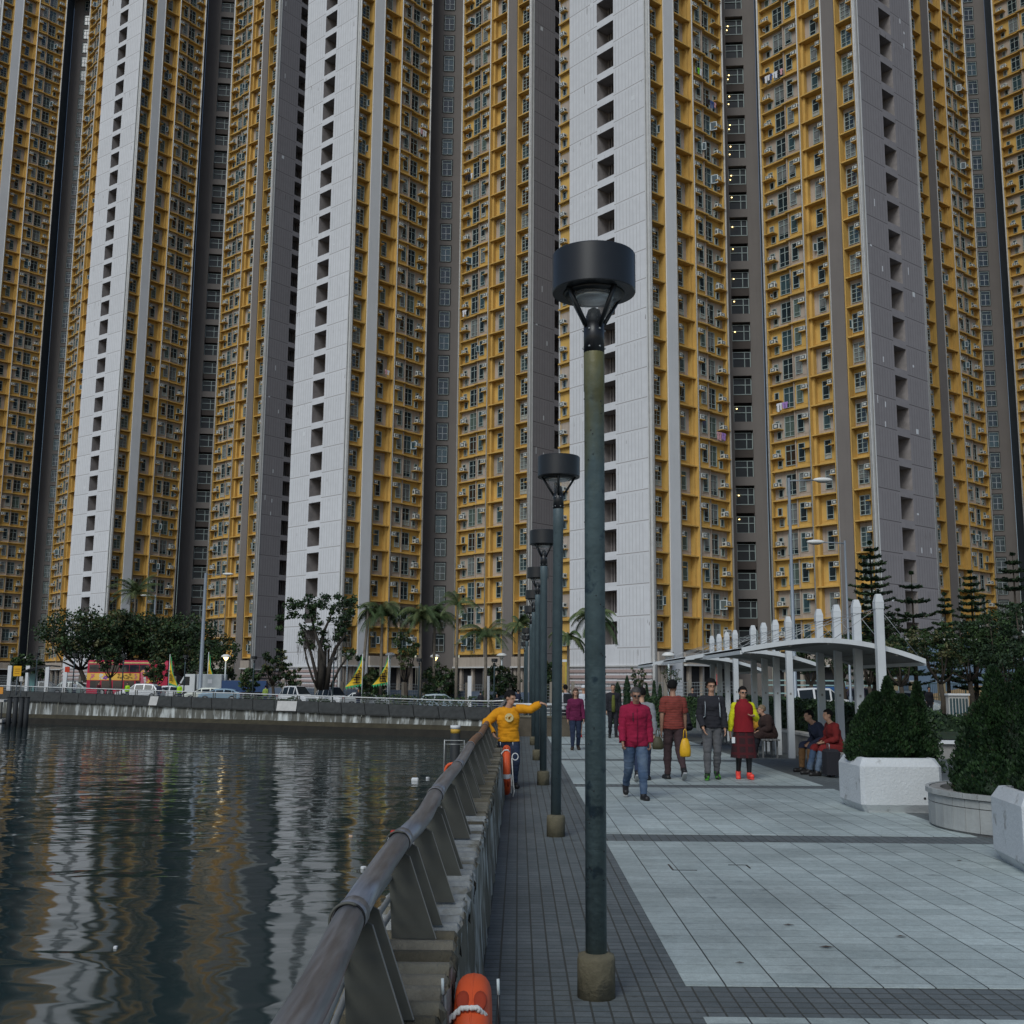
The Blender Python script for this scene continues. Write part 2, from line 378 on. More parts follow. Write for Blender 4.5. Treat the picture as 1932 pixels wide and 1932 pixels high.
def tower(label, px, d, a_deg, Lf, Wr, WL, WRt, core, left_white=True, strip=False, seed=1, base_z=0):
    rnd = random.Random(seed); a = radians(a_deg)
    u1 = Vector((-cos(a), -sin(a), 0)); u2 = Vector((sin(a), -cos(a), 0)); r = (u2-u1).normalized(); m_ = (u1+u2).normalized()
    PL = Vector(((EYE+ray(px,1121)*d).x, d, 0)); PR = PL + Wr*r
    root = thing('residential_tower', (PL+PR)/2, label, 'tower block', 'residential tower blocks across the water')
    T0 = root.location.copy()
    def rel(v): return v - T0
    wins, acs = [], []
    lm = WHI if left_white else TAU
    FML = frame3(rel(PL), u1, u2); FMR = frame3(rel(PR), -u2, u1)
    def put(objs, fm):
        for o in objs: o.parent = root; o.matrix_local = fm
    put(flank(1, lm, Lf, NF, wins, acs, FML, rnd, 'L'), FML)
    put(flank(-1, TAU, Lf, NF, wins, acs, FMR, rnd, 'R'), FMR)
    # gable ends: left one faces u1, runs from its near corner towards -u2; frame x=+u2? keep right handed
    GL_ = frame3(rel(PL + Lf*u1 + .1*u1), -u2, u1)   # x = -u2 (away from the viewer), y = u1 outwards
    gk = ('w' if left_white else 't', WL)
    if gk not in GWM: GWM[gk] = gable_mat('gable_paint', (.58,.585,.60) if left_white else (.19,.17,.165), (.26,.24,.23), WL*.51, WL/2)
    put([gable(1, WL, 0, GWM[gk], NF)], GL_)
    GR_ = frame3(rel(PR + Lf*u2 + .1*u2), u1, u2)    # x = u1 ; wall runs towards -u1
    gk = ('r', WRt)
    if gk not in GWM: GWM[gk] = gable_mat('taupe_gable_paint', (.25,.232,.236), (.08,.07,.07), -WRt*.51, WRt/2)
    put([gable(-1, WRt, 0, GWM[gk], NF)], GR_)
    # wing bodies, core and roof
    zt = Z0+NF*FH
    b = MB()
    def prism(pts, z0, z1, m):
        b.loft([[(*rel(p)[:2], z0) for p in pts], [(*rel(p)[:2], z1) for p in pts]], m)
    e = .62
    prism([PL+.05*r-e*u2, PL+Lf*u1-e*u2-1.6*u1, PL+Lf*u1-1.6*u1-(WL-.02)*u2, PL-(WL-.02)*u2], 0, zt, BEI)
    prism([PR-.05*r-e*u1, PR-(WRt-.02)*u1, PR+(Lf-1.6)*u2-(WRt-.02)*u1, PR+(Lf-1.6)*u2-e*u1], 0, zt, BEI)
    # closing strips behind the gable ends
    for c, u, n, W in ((PL, u1, u2, WL), (PR, u2, u1, WRt)):
        q0 = c+(Lf+.08)*u-(W-.01)*n; q1 = c+(Lf-1.7)*u-(W-.01)*n
        b.face([rel(q0), rel(q1), rel(q1)+Vector((0,0,zt)), rel(q0)+Vector((0,0,zt))], BEI)
    b.build('wing_body', root)
    # core set back between the wings
    SB = 4.0; b = MB(); CM = frame3(rel(PL), r, m_)
    w = Wr; inv = CM
    def Q(x0,x1,y,z0,z1,m): b.face([(x0,y,z0),(x1,y,z0),(x1,y,z1),(x0,y,z1)], m)
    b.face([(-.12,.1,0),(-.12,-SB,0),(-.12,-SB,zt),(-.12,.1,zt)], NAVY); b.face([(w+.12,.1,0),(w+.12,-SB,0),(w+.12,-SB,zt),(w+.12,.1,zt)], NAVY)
    if core == 'single':
        Q(-.1,w+.1,-SB,0,zt,TAU); x = w*.52
        for f in range(NF):
            z = Z0+f*FH
            b.box(x-.72,x+.72,-SB-.0,-SB+.02,z+.4,z+2.5,DARK,skip='f'); wins.append(('cross', CM @ Matrix.Translation((x,-SB+.03,z+1.35)), rnd.choice((0,1,0,3))))
    else:
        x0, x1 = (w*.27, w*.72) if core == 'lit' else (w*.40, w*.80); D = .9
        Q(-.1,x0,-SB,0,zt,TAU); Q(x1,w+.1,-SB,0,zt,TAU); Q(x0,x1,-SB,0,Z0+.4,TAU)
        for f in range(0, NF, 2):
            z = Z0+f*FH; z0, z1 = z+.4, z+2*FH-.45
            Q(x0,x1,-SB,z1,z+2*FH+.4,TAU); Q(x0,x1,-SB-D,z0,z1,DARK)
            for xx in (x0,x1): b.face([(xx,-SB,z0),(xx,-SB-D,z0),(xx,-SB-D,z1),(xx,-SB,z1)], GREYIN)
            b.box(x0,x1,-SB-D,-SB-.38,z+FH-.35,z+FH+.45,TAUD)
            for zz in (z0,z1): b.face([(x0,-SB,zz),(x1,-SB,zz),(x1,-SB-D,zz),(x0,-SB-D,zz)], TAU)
            for zz in (z+.4, z+FH+.45):
                for (xa,xb,za,zb) in ((x0,x1,zz,zz+.07),(x0,x1,zz+.95,zz+1.02),(x0,x1,zz+1.6,zz+1.65),(x0,x0+.07,zz,zz+1.6),(x1-.07,x1,zz,zz+1.6),((x0*.35+x1*.65),(x0*.35+x1*.65)+.07,zz,zz+1.6)):
                    b.box(xa,xb,-SB-.4,-SB-.34,za,zb,FRAME)
                b.face([(x0,-SB-.42,zz),(x1,-SB-.42,zz),(x1,-SB-.42,zz+1.6),(x0,-SB-.42,zz+1.6)], GDK)
        # ceiling lamps left on behind the glass
        if core == 'lit':
            for f in range(3, 26):
                if rnd.random() < (.85 if f > 14 else .4):
                    q = MB(); zz = Z0+f*FH; q.ell((x0+.3,-SB-.2,zz+(1.35 if f % 2 else 1.75)),(.08,.08,.06),LAMPY,n=6,k=4)
                    if f > 16: q.ell((x0+.2,-SB-.2,zz+.9),(.07,.07,.06),LAMPY,n=6,k=4)
                    q.build('ceiling_lamp', root, mat=CM)
    cw = b.build('core_wall', root, mat=CM)
    b = MB()
    cx = (PL+PR)/2
    pts = [PL+(Lf+.1)*u1+.4*u2, PL+.4*u2-.3*r, PR+.4*u1+.3*r, PR+(Lf+.1)*u2+.4*u1, PR+(Lf+.1)*u2-WRt*u1, PR-WRt*u1, PL-WL*u2, PL+(Lf+.1)*u1-WL*u2]
    b.loft([[(*rel(p)[:2], zt) for p in pts], [(*rel(p)[:2], zt+1.2) for p in pts]], WHI); b.build('roof', root)
    # podium level under the flats
    for FMx, sg in ((FML,1),(FMR,-1)):
        b = MB()
        for (s0,s1) in ((.2,7.3),(8.9,10.8)):
            A_, C_ = sorted((sg*s0*Lf/11, sg*s1*Lf/11))
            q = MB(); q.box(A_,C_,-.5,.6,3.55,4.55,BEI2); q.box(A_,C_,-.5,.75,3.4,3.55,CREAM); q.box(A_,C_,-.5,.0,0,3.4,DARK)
            for i in range(4):
                x = A_+(C_-A_)*(i+.5)/4; q.box(x-.16,x+.16,0,.3,0,3.4,BEI2)
            b.add(q, FMx)
        b.build('podium_front', root)
    for fm, sg, W in ((GL_,1,WL),(GR_,-1,WRt)):
        q = MB()
        A_, C_ = sorted((0, sg*W))
        for i in range(6): q.box(A_-.05,C_+.05,0,.12,.3+i*.5,.55+i*.5,STRIPE)
        q.box(A_-.05,C_+.05,0,.2,3.3,3.42,CREAM)
        q.build('podium_stripes', root, mat=fm)
    if strip:   # narrow yellow bay at the far edge of the pale gable
        SM = frame3(rel(PL + (Lf-.2)*u1 - WL*u2), -u2, u1); q = MB()
        q.box(0,1.6,-1.5,0,0,zt,YEL)
        q.box(1.6,1.75,-1.5,.1,0,zt,CREAM)
        for f in range(NF):
            z = Z0+f*FH; q.box(0,1.6,0,.35,z-.08,z+.08,YEL); q.box(.5,1.3,0,.4,z+1.1,z+1.18,YEL); q.box(.2,1.5,0,.02,z+.3,z+2.4,BEI if f%2 else YEL,skip='f')
            acs.append((SM @ Matrix.Translation((.95,.05,z+1.19)), 0)); wins.append(('small', SM @ Matrix.Translation((.95,.02,z+.72)), 0))
        q.build('bay_strip', root, mat=SM)
    # windows and units: nearest hundred single, the rest merged
    def dist(mx): return ((T0 + mx.translation) - EYE).length
    wins.sort(key=lambda t: dist(t[1])); acs.sort(key=lambda t: dist(t[0]))
    for k, mx, v in wins[:100]:
        o = bpy.data.objects.new('window', WMESH[k][v]); COL.objects.link(o); o.parent = root; o.matrix_local = mx
    b = MB()
    for k, mx, v in wins[100:]: b.add(WIN[k][v], mx)
    tag(b.build('window', root), kind='stuff')
    for mx, v in acs[:100]:
        o = bpy.data.objects.new('air_conditioner', ACMESH[v]); COL.objects.link(o); o.parent = root; o.matrix_local = mx
    b = MB()
    for mx, v in acs[100:]: b.add(ACS[v], mx)
    tag(b.build('air_conditioner', root), kind='stuff')
    return root, FML, FMR, T0
BEI2 = mat('podium_beige', (.36,.31,.26), .85, .15, .6, streak=.3)
STRIPE = mat('podium_stripe', (.36,.27,.25), .85, .1)

TW = {}
TW['B'] = tower('nearest tower block, its pale grey end wall standing behind the tall foreground lamp post', 1380, 102.7, 40.5, 10.75, 4.0, 10.2, 9.3, 'lit', strip=True, seed=3)
TW['A'] = tower('tower block behind the multi-trunked fig tree, cross-framed windows in its recess', 790, 124.0, 47.5, 11.0, 4.25, 9.5, 9.3, 'single', seed=5)
TW['Z'] = tower('tower block behind the red double-decker bus, tall dark openings in its recess', 326, 154.0, 53.0, 10.25, 4.75, 9.1, 9.3, 'double', seed=8)
TW['Y'] = tower('farthest tower block, at the left edge of the photo behind the yellow notice board', 41, 184.0, 46.0, 11.0, 4.75, 9.3, 9.3, 'single', seed=9)
TW['C'] = tower('shadowed tower block at the right edge of the photo, behind the dark pine trees', 1876, 139.0, 38.5, 13.0, 4.3, 9.3, 9.3, 'single', left_white=False, seed=12)

# laundry hung out below a few windows
CL = [mat('cloth_white', (.65,.66,.7), .9, .1, 8), mat('cloth_lilac', (.34,.2,.5), .9, .1, 8), mat('cloth_black', (.015,.015,.02), .9, .1, 8), mat('cloth_pink', (.55,.3,.33), .9, .1, 8), mat('cloth_lime', (.15,.5,.02), .9, .1, 8), mat('cloth_blue', (.05,.09,.25), .9, .1, 8)]
def laundry(tw, side, s, f, cols, label):
    root, FML, FMR, T0 = TW[tw]; FM = FML if side == 'L' else FMR; sg = 1 if side == 'L' else -1
    mx = Matrix.Translation(T0) @ FM @ Matrix.Translation((sg*s, .35, Z0+f*FH+.55))
    r = thing('laundry', (0,0,0), label, 'laundry', 'laundry hung from the tower windows'); r.matrix_world = mx
    b = MB(); n = len(cols)
    b.tube([(-.25*n/2-.1,.1,.3),(.25*n/2+.1,.1,.3)], .015, FRAMEW, n=5); b.build('pole', r)
    rn = random.Random(f*7+n)
    for i, c in enumerate(cols):
        b = MB(); x = (i-(n-1)/2)*.3; h = rn.uniform(.5,.85); w = rn.uniform(.2,.3)
        ring = lambda y: [(x-w/2,y,.3),(x-w/2-.07,y,.12),(x-w/2+.03,y,.08),(x-w/2+.04,y,.3-h),(x+w/2-.04,y,.3-h+.04),(x+w/2-.03,y,.08),(x+w/2+.07,y,.12),(x+w/2,y,.3)]
        b.loft([ring(.07), ring(.13)], CL[c]); b.build('garment', r)
laundry('B','R', 1.7, 20, [3,2,0,0,5,0,0,2], 'long row of white, pink and dark washing high on the nearest tower, right wing')
laundry('B','R', 1.7, 8, [1,1,0,0], 'white and lilac washing left of the street lamp arm')
laundry('B','L', 1.5, 7, [1,1,3,3], 'lilac and pink washing low beside the lit recess of the nearest tower')
laundry('B','L', 2.0, 19, [3,5,5,2,2], 'blue and black washing high on the left wing of the nearest tower')
laundry('B','L', 3.6, 20, [0,4], 'lime green cloth hung high on the left wing of the nearest tower')
laundry('A','L', 1.3, 22, [0,0,3,0], 'pinkish white washing on the tower with cross-framed windows, left wing')
laundry('A','R', 1.0, 14, [0,0], 'two white sheets drying beside the dark cross-windowed recess, right wing')
laundry('A','R', 1.4, 20, [0,2,2,2], 'dark washing high beside the dark cross-windowed recess, right wing')
laundry('Z','L', 1.3, 0, [3,3,0], 'pink washing just above the tree tops on the tower behind the bus')
laundry('A','L', 5.8, 11, [0,3], 'small pale washing beside the pale pier of the cross-windowed tower')
# ------------------------------------------------------------------ setting: ground, water, walls
PAVD = paver('dark_paver', (.10,.118,.122), (.135,.152,.156), (.05,.052,.045), .1, .1, .007, .25, .6)
PAVL = paver('light_tile', (.34,.395,.385), (.44,.50,.485), (.12,.14,.14), .3, .2, .0035, .34, .4, rough=.6, bump=.25, xl=.3)
PAVM = paver('mid_paver', (.12,.13,.135), (.15,.155,.16), (.05,.05,.05), .2, .1, .005, .3, .6, off=.5)
ASPH = mat('asphalt', (.05,.05,.052), .9, .2, .5)
GRASS = mat('lawn', (.05,.08,.025), .95, .3, 1)
def gz(x, y):
    if y < 84: return 0
    z = -.6 + max(0, min(1, (-x-5)/45))*.75
    if x > -1: z = min(0, -.6 + (x+1)*.12)
    return z
# promenade sheet
b = MB(); b.face([(-.24,-6,0),(60,-6,0),(60,85,0),(-.24,85,0)], PAVD)
tag(b.build('promenade'), kind='structure')
b = MB()
X1 = 60
for k in range(-2, 12):
    y0 = 6.72 + 6.56*k; y1 = 6.11 + 6.56*(k+1)
    if y0 > 60: break
    x1 = 60 if y1 < 17 else 5.3
    if y0 < 17 < y1 + 6: pass
    b.box(.97, x1, y0, y1, -.02, .004, PAVL, skip='b')
tag(b.build('light_paving'), kind='structure')
# far ground
b = MB(); xs = [-420,-200,-120,-80]+[x for x in range(-60,24,4)]+[40,80,160,420]; ys = [-0,1,14,40,120,400,900]
QL = [(-130,135),(-52,112.0),(-25,99.0),(0,86.0)]
def qy(x):
    for (a,c),(e,f) in zip(QL, QL[1:]):
        if x <= e: return c+(f-c)*(x-a)/(e-a)
    return 86.0
for i in range(len(xs)-1):
    for j in range(len(ys)-1):
        P = []
        for X, Yi in ((xs[i],ys[j]),(xs[i+1],ys[j]),(xs[i+1],ys[j+1]),(xs[i],ys[j+1])):
            Y = qy(X)+Yi if X <= 0 else 84.9+Yi
            P.append((X, Y, gz(X, Y)-.012*(X>0)))
        b.face(P, ASPH)
tag(b.build('ground'), kind='structure')

# water
def water_mat():
    m = bpy.data.materials.new('harbour_water'); m.use_nodes = True; nt = m.node_tree; N = nt.nodes; L = nt.links; p = N['Principled BSDF']
    p.inputs['Base Color'].default_value = (.018,.034,.035,1); p.inputs['Roughness'].default_value = .06; p.inputs['IOR'].default_value = 1.38
    g = N.new('ShaderNodeNewGeometry')
    def layer(sx, sy, det, amp, rot=0, dist=0):
        mp = N.new('ShaderNodeMapping'); mp.inputs['Scale'].default_value = (sx, sy, 1); mp.inputs['Rotation'].default_value = (0,0,rot); L.new(g.outputs['Position'], mp.inputs[0])
        n = N.new('ShaderNodeTexNoise'); n.inputs['Scale'].default_value = 1; n.inputs['Detail'].default_value = det; n.inputs['Distortion'].default_value = dist; n.inputs['Roughness'].default_value = .45; L.new(mp.outputs[0], n.inputs['Vector'])
        k = N.new('ShaderNodeMath'); k.operation = 'MULTIPLY'; k.inputs[1].default_value = amp; L.new(n.outputs['Fac'], k.inputs[0]); return k.outputs[0]
    a = layer(.30, .46, 1.0, .085, .3, .7); c = layer(.85, 1.3, 1.0, .016, -.25, .9); e = layer(2.2, 5, 1.2, .0012, .1)
    s1 = N.new('ShaderNodeMath'); L.new(a, s1.inputs[0]); L.new(c, s1.inputs[1]); s2 = N.new('ShaderNodeMath'); L.new(s1.outputs[0], s2.inputs[0]); L.new(e, s2.inputs[1])
    bm = N.new('ShaderNodeBump'); bm.inputs['Strength'].default_value = 1; bm.inputs['Distance'].default_value = 1.0; L.new(s2.outputs[0], bm.inputs['Height']); L.new(bm.outputs[0], p.inputs['Normal'])
    return m
ZW = -2.4
WATER = water_mat()
b = MB(); b.face([(-600,-200,ZW),(.6,-200,ZW),(.6,140,ZW),(-600,140,ZW)], WATER); tag(b.build('water'), kind='structure')

# near parapet: ribbed stone coping, rough inner face, seaward face
STONEW = mat('coping_stone_bleached', (.30,.31,.30), .95, .35, 6, bump=.8, bscale=40, col2=(.13,.12,.09), c2scale=3, c2lo=.5, c2hi=.62)
STONEB = mat('coping_stone_dark', (.075,.066,.045), .95, .35, 5, bump=.8, bscale=40); STONEC = mat('coping_stone_pale', (.17,.155,.12), .95, .35, 5, bump=.8, bscale=40)
STONE = mat('coping_stone', (.12,.105,.072), .95, .35, 2.2, bump=.8, bscale=40, col2=(.17,.16,.125), c2scale=2.5, c2lo=.5, c2hi=.68)
ROCK = mat('rough_concrete', (.15,.14,.11), .95, .4, 3, bump=.8, bscale=25, streak=.5, streakcol=(.03,.028,.02), col2=(.40,.41,.38), c2scale=2.2, c2lo=.50, c2hi=.60, stretch=(2,2,.5))
mat('groove_shade',(.022,.02,.014),.95,.3,6)  # near-black colour paints shade into the grooves between the ribs
par = thing('parapet_wall', (-.4,0,0), 'waist-high rough stone parapet along the water with a ribbed top', 'wall')
rn = random.Random(4); b = MB(); y = -2.0
while y < 84:
    w = rn.uniform(.155,.185) if y < 40 else .5; g = w-.058; dz = rn.uniform(-.004,.004); dx = rn.uniform(-.008,.008)
    ST = STONEW if 4.7+rn.uniform(-.3,.3) < y < 8.6+rn.uniform(-.5,.5) else rn.choice((STONE,STONE,STONEB,STONEC)); x0, x1 = -.24, .165+dx
    ring = []
    n = 8
    for q in range(n+1):
        t = q/n; ring.append((y+.01+g*t, .672+dz-.10*(abs(2*t-1)**3.6)))
    prof = [(yy, zz) for yy, zz in ring]
    A = [(x0+rn.uniform(-.01,.01), yy, zz) for yy, zz in prof]; Bv = [(x1-.02, yy, zz) for yy, zz in prof]; Cv = [(x1+rn.uniform(-.006,.006), yy, zz-.03) for yy, zz in prof]; Dv = [(x1, yy, .58) for yy, zz in prof]
    for P, Q in ((A,Bv),(Bv,Cv),(Cv,Dv)):
        b.loft([P[1:-1],Q[1:-1]], ST, closed=False, smooth=True)
        for sl in (slice(0,2),slice(-2,None)): b.loft([P[sl],Q[sl]], MATS['groove_shade'], closed=False, smooth=True)  # low edges of each rib take the painted groove shade
    b.face([A[0],Bv[0],Cv[0],Dv[0],(x0,y+.01,.58)], MATS['groove_shade']); b.face([A[-1],Bv[-1],Cv[-1],Dv[-1],(x0,y+g,.58)], MATS['groove_shade'])
    y += w
b.build('coping', par)
b = MB(); b.box(-.23,.145,-2,84,-.05,.56,mat('groove_shade',(.022,.02,.014),.95,.3,6))  # core under the ribs in the same painted shade
from mathutils import noise as mn
# inner face: rough grid
def rough_face(b, x, y0, y1, z0, z1, ny, nz, amp, m):
    V = []
    for i in range(ny+1):
        for j in range(nz+1):
            Y = y0+(y1-y0)*i/ny; Z = z0+(z1-z0)*j/nz
            v = mn.noise(Vector((Y*5,Z*1.3,0)))*1.0+mn.noise(Vector((Y*14,Z*3,5)))*.5
            bat = .035*(1-j/nz)
            V.append((x+bat+amp*v, Y, Z))
    F = [(i*(nz+1)+j,(i+1)*(nz+1)+j,(i+1)*(nz+1)+j+1,i*(nz+1)+j+1) for i in range(ny) for j in range(nz)]
    b.raw(V, F, m, True)
rough_face(b, .160, -2, 20, -.02, .66, 800, 18, .034, ROCK); rough_face(b, .160, 20, 84, -.02, .66, 300, 4, .02, ROCK)
b.build('wall_body', par)
b = MB(); b.box(-.26,-.23,-2,84,-4,.6,ROCK); b.build('sea_face', par)

def torus(R, r, m, n=40, k=14, a0=0, a1=2*pi, mat_=None):
    b = MB(); full = abs(a1-a0-2*pi) < 1e-6; rings = []
    for i in range(n + (0 if full else 1)):
        a = a0+(a1-a0)*i/n
        rings.append([Vector(((R+r*cos(2*pi*j/k))*cos(a), r*sin(2*pi*j/k), (R+r*cos(2*pi*j/k))*sin(a))) for j in range(k)])
    if full: rings.append(rings[0])
    b.loft(rings, m, smooth=True, caps=not full, mat=mat_); return b
# handrail with its twin fins
STEEL = mat('rail_steel', (.30,.30,.315), .36, .3, 2.2, metal=.65, col2=(.18,.165,.165), c2scale=1.6, c2lo=.45, c2hi=.65, stretch=(14,.8,14))
STEELW = mat('thin_rail_steel', (.30,.31,.31), .4, .2, 5, metal=.5)
RUST = mat('worn_brown_rail', (.20,.10,.05), .6, .3, 6)
FIN = mat('fin_plate', (.075,.077,.066), .65, .22, 5, streak=.35, streakcol=(.05,.045,.04), metal=.15)
FINE = mat('fin_edge', (.20,.20,.19), .5, .1)
BLK0 = mat('joint_black', (.012,.011,.01), .8)  # near-black ring marking the gap beside each rail sleeve
rl = thing('handrail', (-.5,0,.67), 'thick grey tubular handrail on pairs of slanted plates along the near water edge', 'railing')
RXT = [(-3,.13),(0,.11),(2.3,.085),(3.45,.014),(4.8,-.005),(5.5,.038),(7.7,.012),(10.9,-.012),(17.7,-.02),(90,-.02)]
def rx(y):
    def f(y):
        for (a,c),(e,g) in zip(RXT, RXT[1:]):
            if y <= e: return c+(g-c)*(y-a)/(e-a)
        return -.02
    return sum(f(y+k*.12) for k in (-2,-1,0,1,2))/5
def rzz(y): return .37+.018*sin(y*1.05+.4)+.01*sin(y*.33)
pts = []; y = -2.0; segs = [-2,.9,3.35,4.9,6.6,9.4,12.2,15.0,17.8,20.6,26,32,38,46,54,62,70,78,84]
for i in range(len(segs)-1):
    a, c = segs[i], segs[i+1]; b = MB(); n = max(3,int((c-a)*2.5)); P = []
    for k in range(n+1):
        yy = a+(c-a)*k/n; P.append((rx(yy), yy, rzz(yy)))
    b.tube(P, .044, RUST if 12 < a < 22 else STEEL, n=20); b.build('rail_tube', rl)
    b = MB(); jy = c; b.tube([(rx(jy)-.0, jy-.05, rzz(jy-.05)),(rx(jy), jy+.05, rzz(jy+.05))], .0485, STEEL, n=20); b.build('rail_sleeve', rl)
    if c < 30:
        b = MB(); b.tube([(rx(jy-.075), jy-.078, rzz(jy-.075)),(rx(jy-.06), jy-.05, rzz(jy-.05))], .0465, BLK0, n=20); b.build('joint_gap', rl)
        if c in (3.35,4.9):
            q = torus(.050,.0045,FIN,n=14,k=8,a0=radians(60),a1=radians(215)); q.build('sleeve_lip', rl, loc=(rx(jy-.08)-.002, jy-.085, rzz(jy-.08)))
for (dx, dz, r) in ((-.04,.24,.012),(-.045,.15,.012),(-.05,.07,.012)):
    b = MB(); b.tube([(rx(yy*1.0)+dx, yy, dz) for yy in range(-2,85,2)], r, STEELW, n=8); b.build('thin_rail', rl)
def fin_mb():
    b = MB(); th = .012
    P = [(-.01,-.0),(.17,-.0),(.055,.325),(.03,.34),(-.012,.34),(-.03,.30)]
    b.loft([[(x,-th/2,z) for x,z in P],[(x,th/2,z) for x,z in P]], FIN)
    b.loft([[(.17,-.0065,.0),(.1725,-.0065,.0),(.0575,-.0065,.325),(.055,-.0065,.325)],[(.17,.0065,.0),(.1725,.0065,.0),(.0575,.0065,.325),(.055,.0065,.325)]], FINE)
    return b
fm = fin_mb().mesh('fin_plate')
fy = [ .63,.8, 2.1,2.3, 3.43,3.65, 4.76,5.02, 5.53, 6.27,6.5] ; y = 7.75
while y < 83: fy += [y, y+.22]; y += 1.36 if y < 40 else 2.72
for yy in fy[:100]:
    o = bpy.data.objects.new('fin_plate', fm); COL.objects.link(o); o.parent = rl; o.location = (rx(yy), yy, 0)

# cross wall with rail at the bend
RL2 = mat('pale_rail', (.62,.62,.6), .4, .1, metal=.3)
cw = thing('cross_wall', (.7,37.6,0), 'low brown wall with white rails, behind the farther lamp posts', 'wall')
b = MB(); b.box(-.85,1.05,-.15,.15,0,.62,mat('brown_stone',(.09,.075,.055),.95,.3,3,bump=.4)); b.box(-.87,1.07,-.18,.18,.62,.68,STONE); b.build('wall_body', cw)
for z, r in ((1.04,.045),(.9,.015),(.78,.015)):
    b = MB(); b.tube([(-.85,0,z),(1.05,0,z)], r, RL2); b.build('rail', cw)
for i in range(4):
    b = MB(); b.box(-.8+i*.58,-.77+i*.58,-.05,.05,.68,1.02,FIN); b.build('post', cw)

# far quay wall
STREAK = mat('quay_concrete', (.10,.10,.088), .95, .45, 1.5, col2=(.42,.44,.43), c2scale=1.3, c2lo=.50, c2hi=.62, stretch=(1.6,1.6,.25), streak=.0)
QTOP = mat('quay_block', (.035,.037,.036), .95, .35, 3, bump=.5)
TIDE = mat('tide_band', (.018,.016,.012), .95, .4, 1.5)
TIDE2 = mat('weed_band', (.04,.034,.02), .95, .4, 2)
qw = thing('quay_wall', (-30,101.5,0), 'long weathered quay wall topped with dark slanted blocks, across the water', 'wall')
o3 = Vector((-30,101.5,0))
path = []
for (a,c),(e,f) in zip(QL, QL[1:]):
    n = max(1,int(hypot(e-a,f-c)/2.2))
    for i in range(n): path.append((a+(e-a)*i/n, c+(f-c)*i/n))
path.append(QL[-1])
bt, bw, btd = MB(), MB(), MB()
for i in range(len(path)-1):
    (xa,ya),(xb,yb) = path[i], path[i+1]; dx, dy = xb-xa, yb-ya; l = hypot(dx,dy); nx, ny = dy/l, -dx/l   # towards viewer
    za, zb = gz(xa,ya), gz(xb,yb)
    def P(x,y,off,z): return Vector((x+nx*off, y+ny*off, z))-o3
    g = .05
    ux, uy = dx/l*g, dy/l*g
    # slanted block, joint slots between
    prof = [(-.1,.55),(.25,.5),(.75,-.28),(.75,-.4),(-.1,-.4)]
    lean = .6
    bt.loft([[P(xa+ux+dx/l*lean*(.55-h), ya+uy+dy/l*lean*(.55-h), off, za+h) for off,h in prof],[P(xb-ux+dx/l*lean*(.55-h), yb-uy+dy/l*lean*(.55-h), off, zb+h) for off,h in prof]], QTOP)
    o_ = .52 if i % 2 else .55
    if i % 5 == 0: o_ = .48
    bw.face([P(xa,ya,o_,za-.35),P(xb,yb,o_,zb-.35),P(xb,yb,o_+.08,-1.5),P(xa,ya,o_+.08,-1.5)], STREAK)
    bw.face([P(xa,ya,o_,za-.35),P(xa,ya,o_-.2,za-.35),P(xa,ya,o_-.2,-1.5),P(xa,ya,o_+.08,-1.5)], QTOP)
    btd.face([P(xa,ya,.62,-1.5),P(xb,yb,.62,-1.5),P(xb,yb,.95,-1.85),P(xa,ya,.95,-1.85)], TIDE2)
    btd.face([P(xa,ya,.95,-1.85),P(xb,yb,.95,-1.85),P(xb,yb,1.3,-2.6),P(xa,ya,1.3,-2.6)], TIDE)
bt.build('slanted_coping', qw); bw.build('wall_face', qw); btd.build('tide_band', qw)
b = MB(); (xa,ya) = (-28.5, qy(-28.5)); 
for cxx, wd in ((-33.0,1.0),(-19.5,2.1)):
    yy = qy(cxx); z = gz(cxx,yy); dx,dy = 25,-13; l=hypot(dx,dy); tx,ty = dx/l,dy/l; nx,ny = dy/l,-dx/l
    def P(s,off,h): return Vector((cxx+tx*s+nx*off, yy+ty*s+ny*off, z+h))-o3
    b.face([P(-wd/2,.29,.5),P(wd/2,.29,.5),P(wd/2+.3,.80,-.3),P(-wd/2+.3,.80,-.3)], CONCP)
b.build('repaired_patch', qw)
# quay railing
qr = thing('quay_railing', (-30,101.5,0), 'white-topped metal railing running along the far quay', 'railing')
P1 = [Vector((x,y-.0,gz(x,y)+1.0))-o3 for x,y in path]
b = MB(); b.tube(P1, .05, RL2, n=8); b.build('top_rail', qr)
for h in (.8,.65,.5):
    b = MB(); b.tube([p-Vector((0,0,1.0-h)) for p in P1], .018, STEELW, n=5); b.build('thin_rail', qr)
n = 0
for i in range(8, len(P1)):
    p = P1[i]; b = MB(); b.box(-.03,.03,-.06,.06,-.5,0,FIN); b.box(.14,.2,-.06,.06,-.5,0,FIN); b.build('post', qr, loc=p)
    n += 1

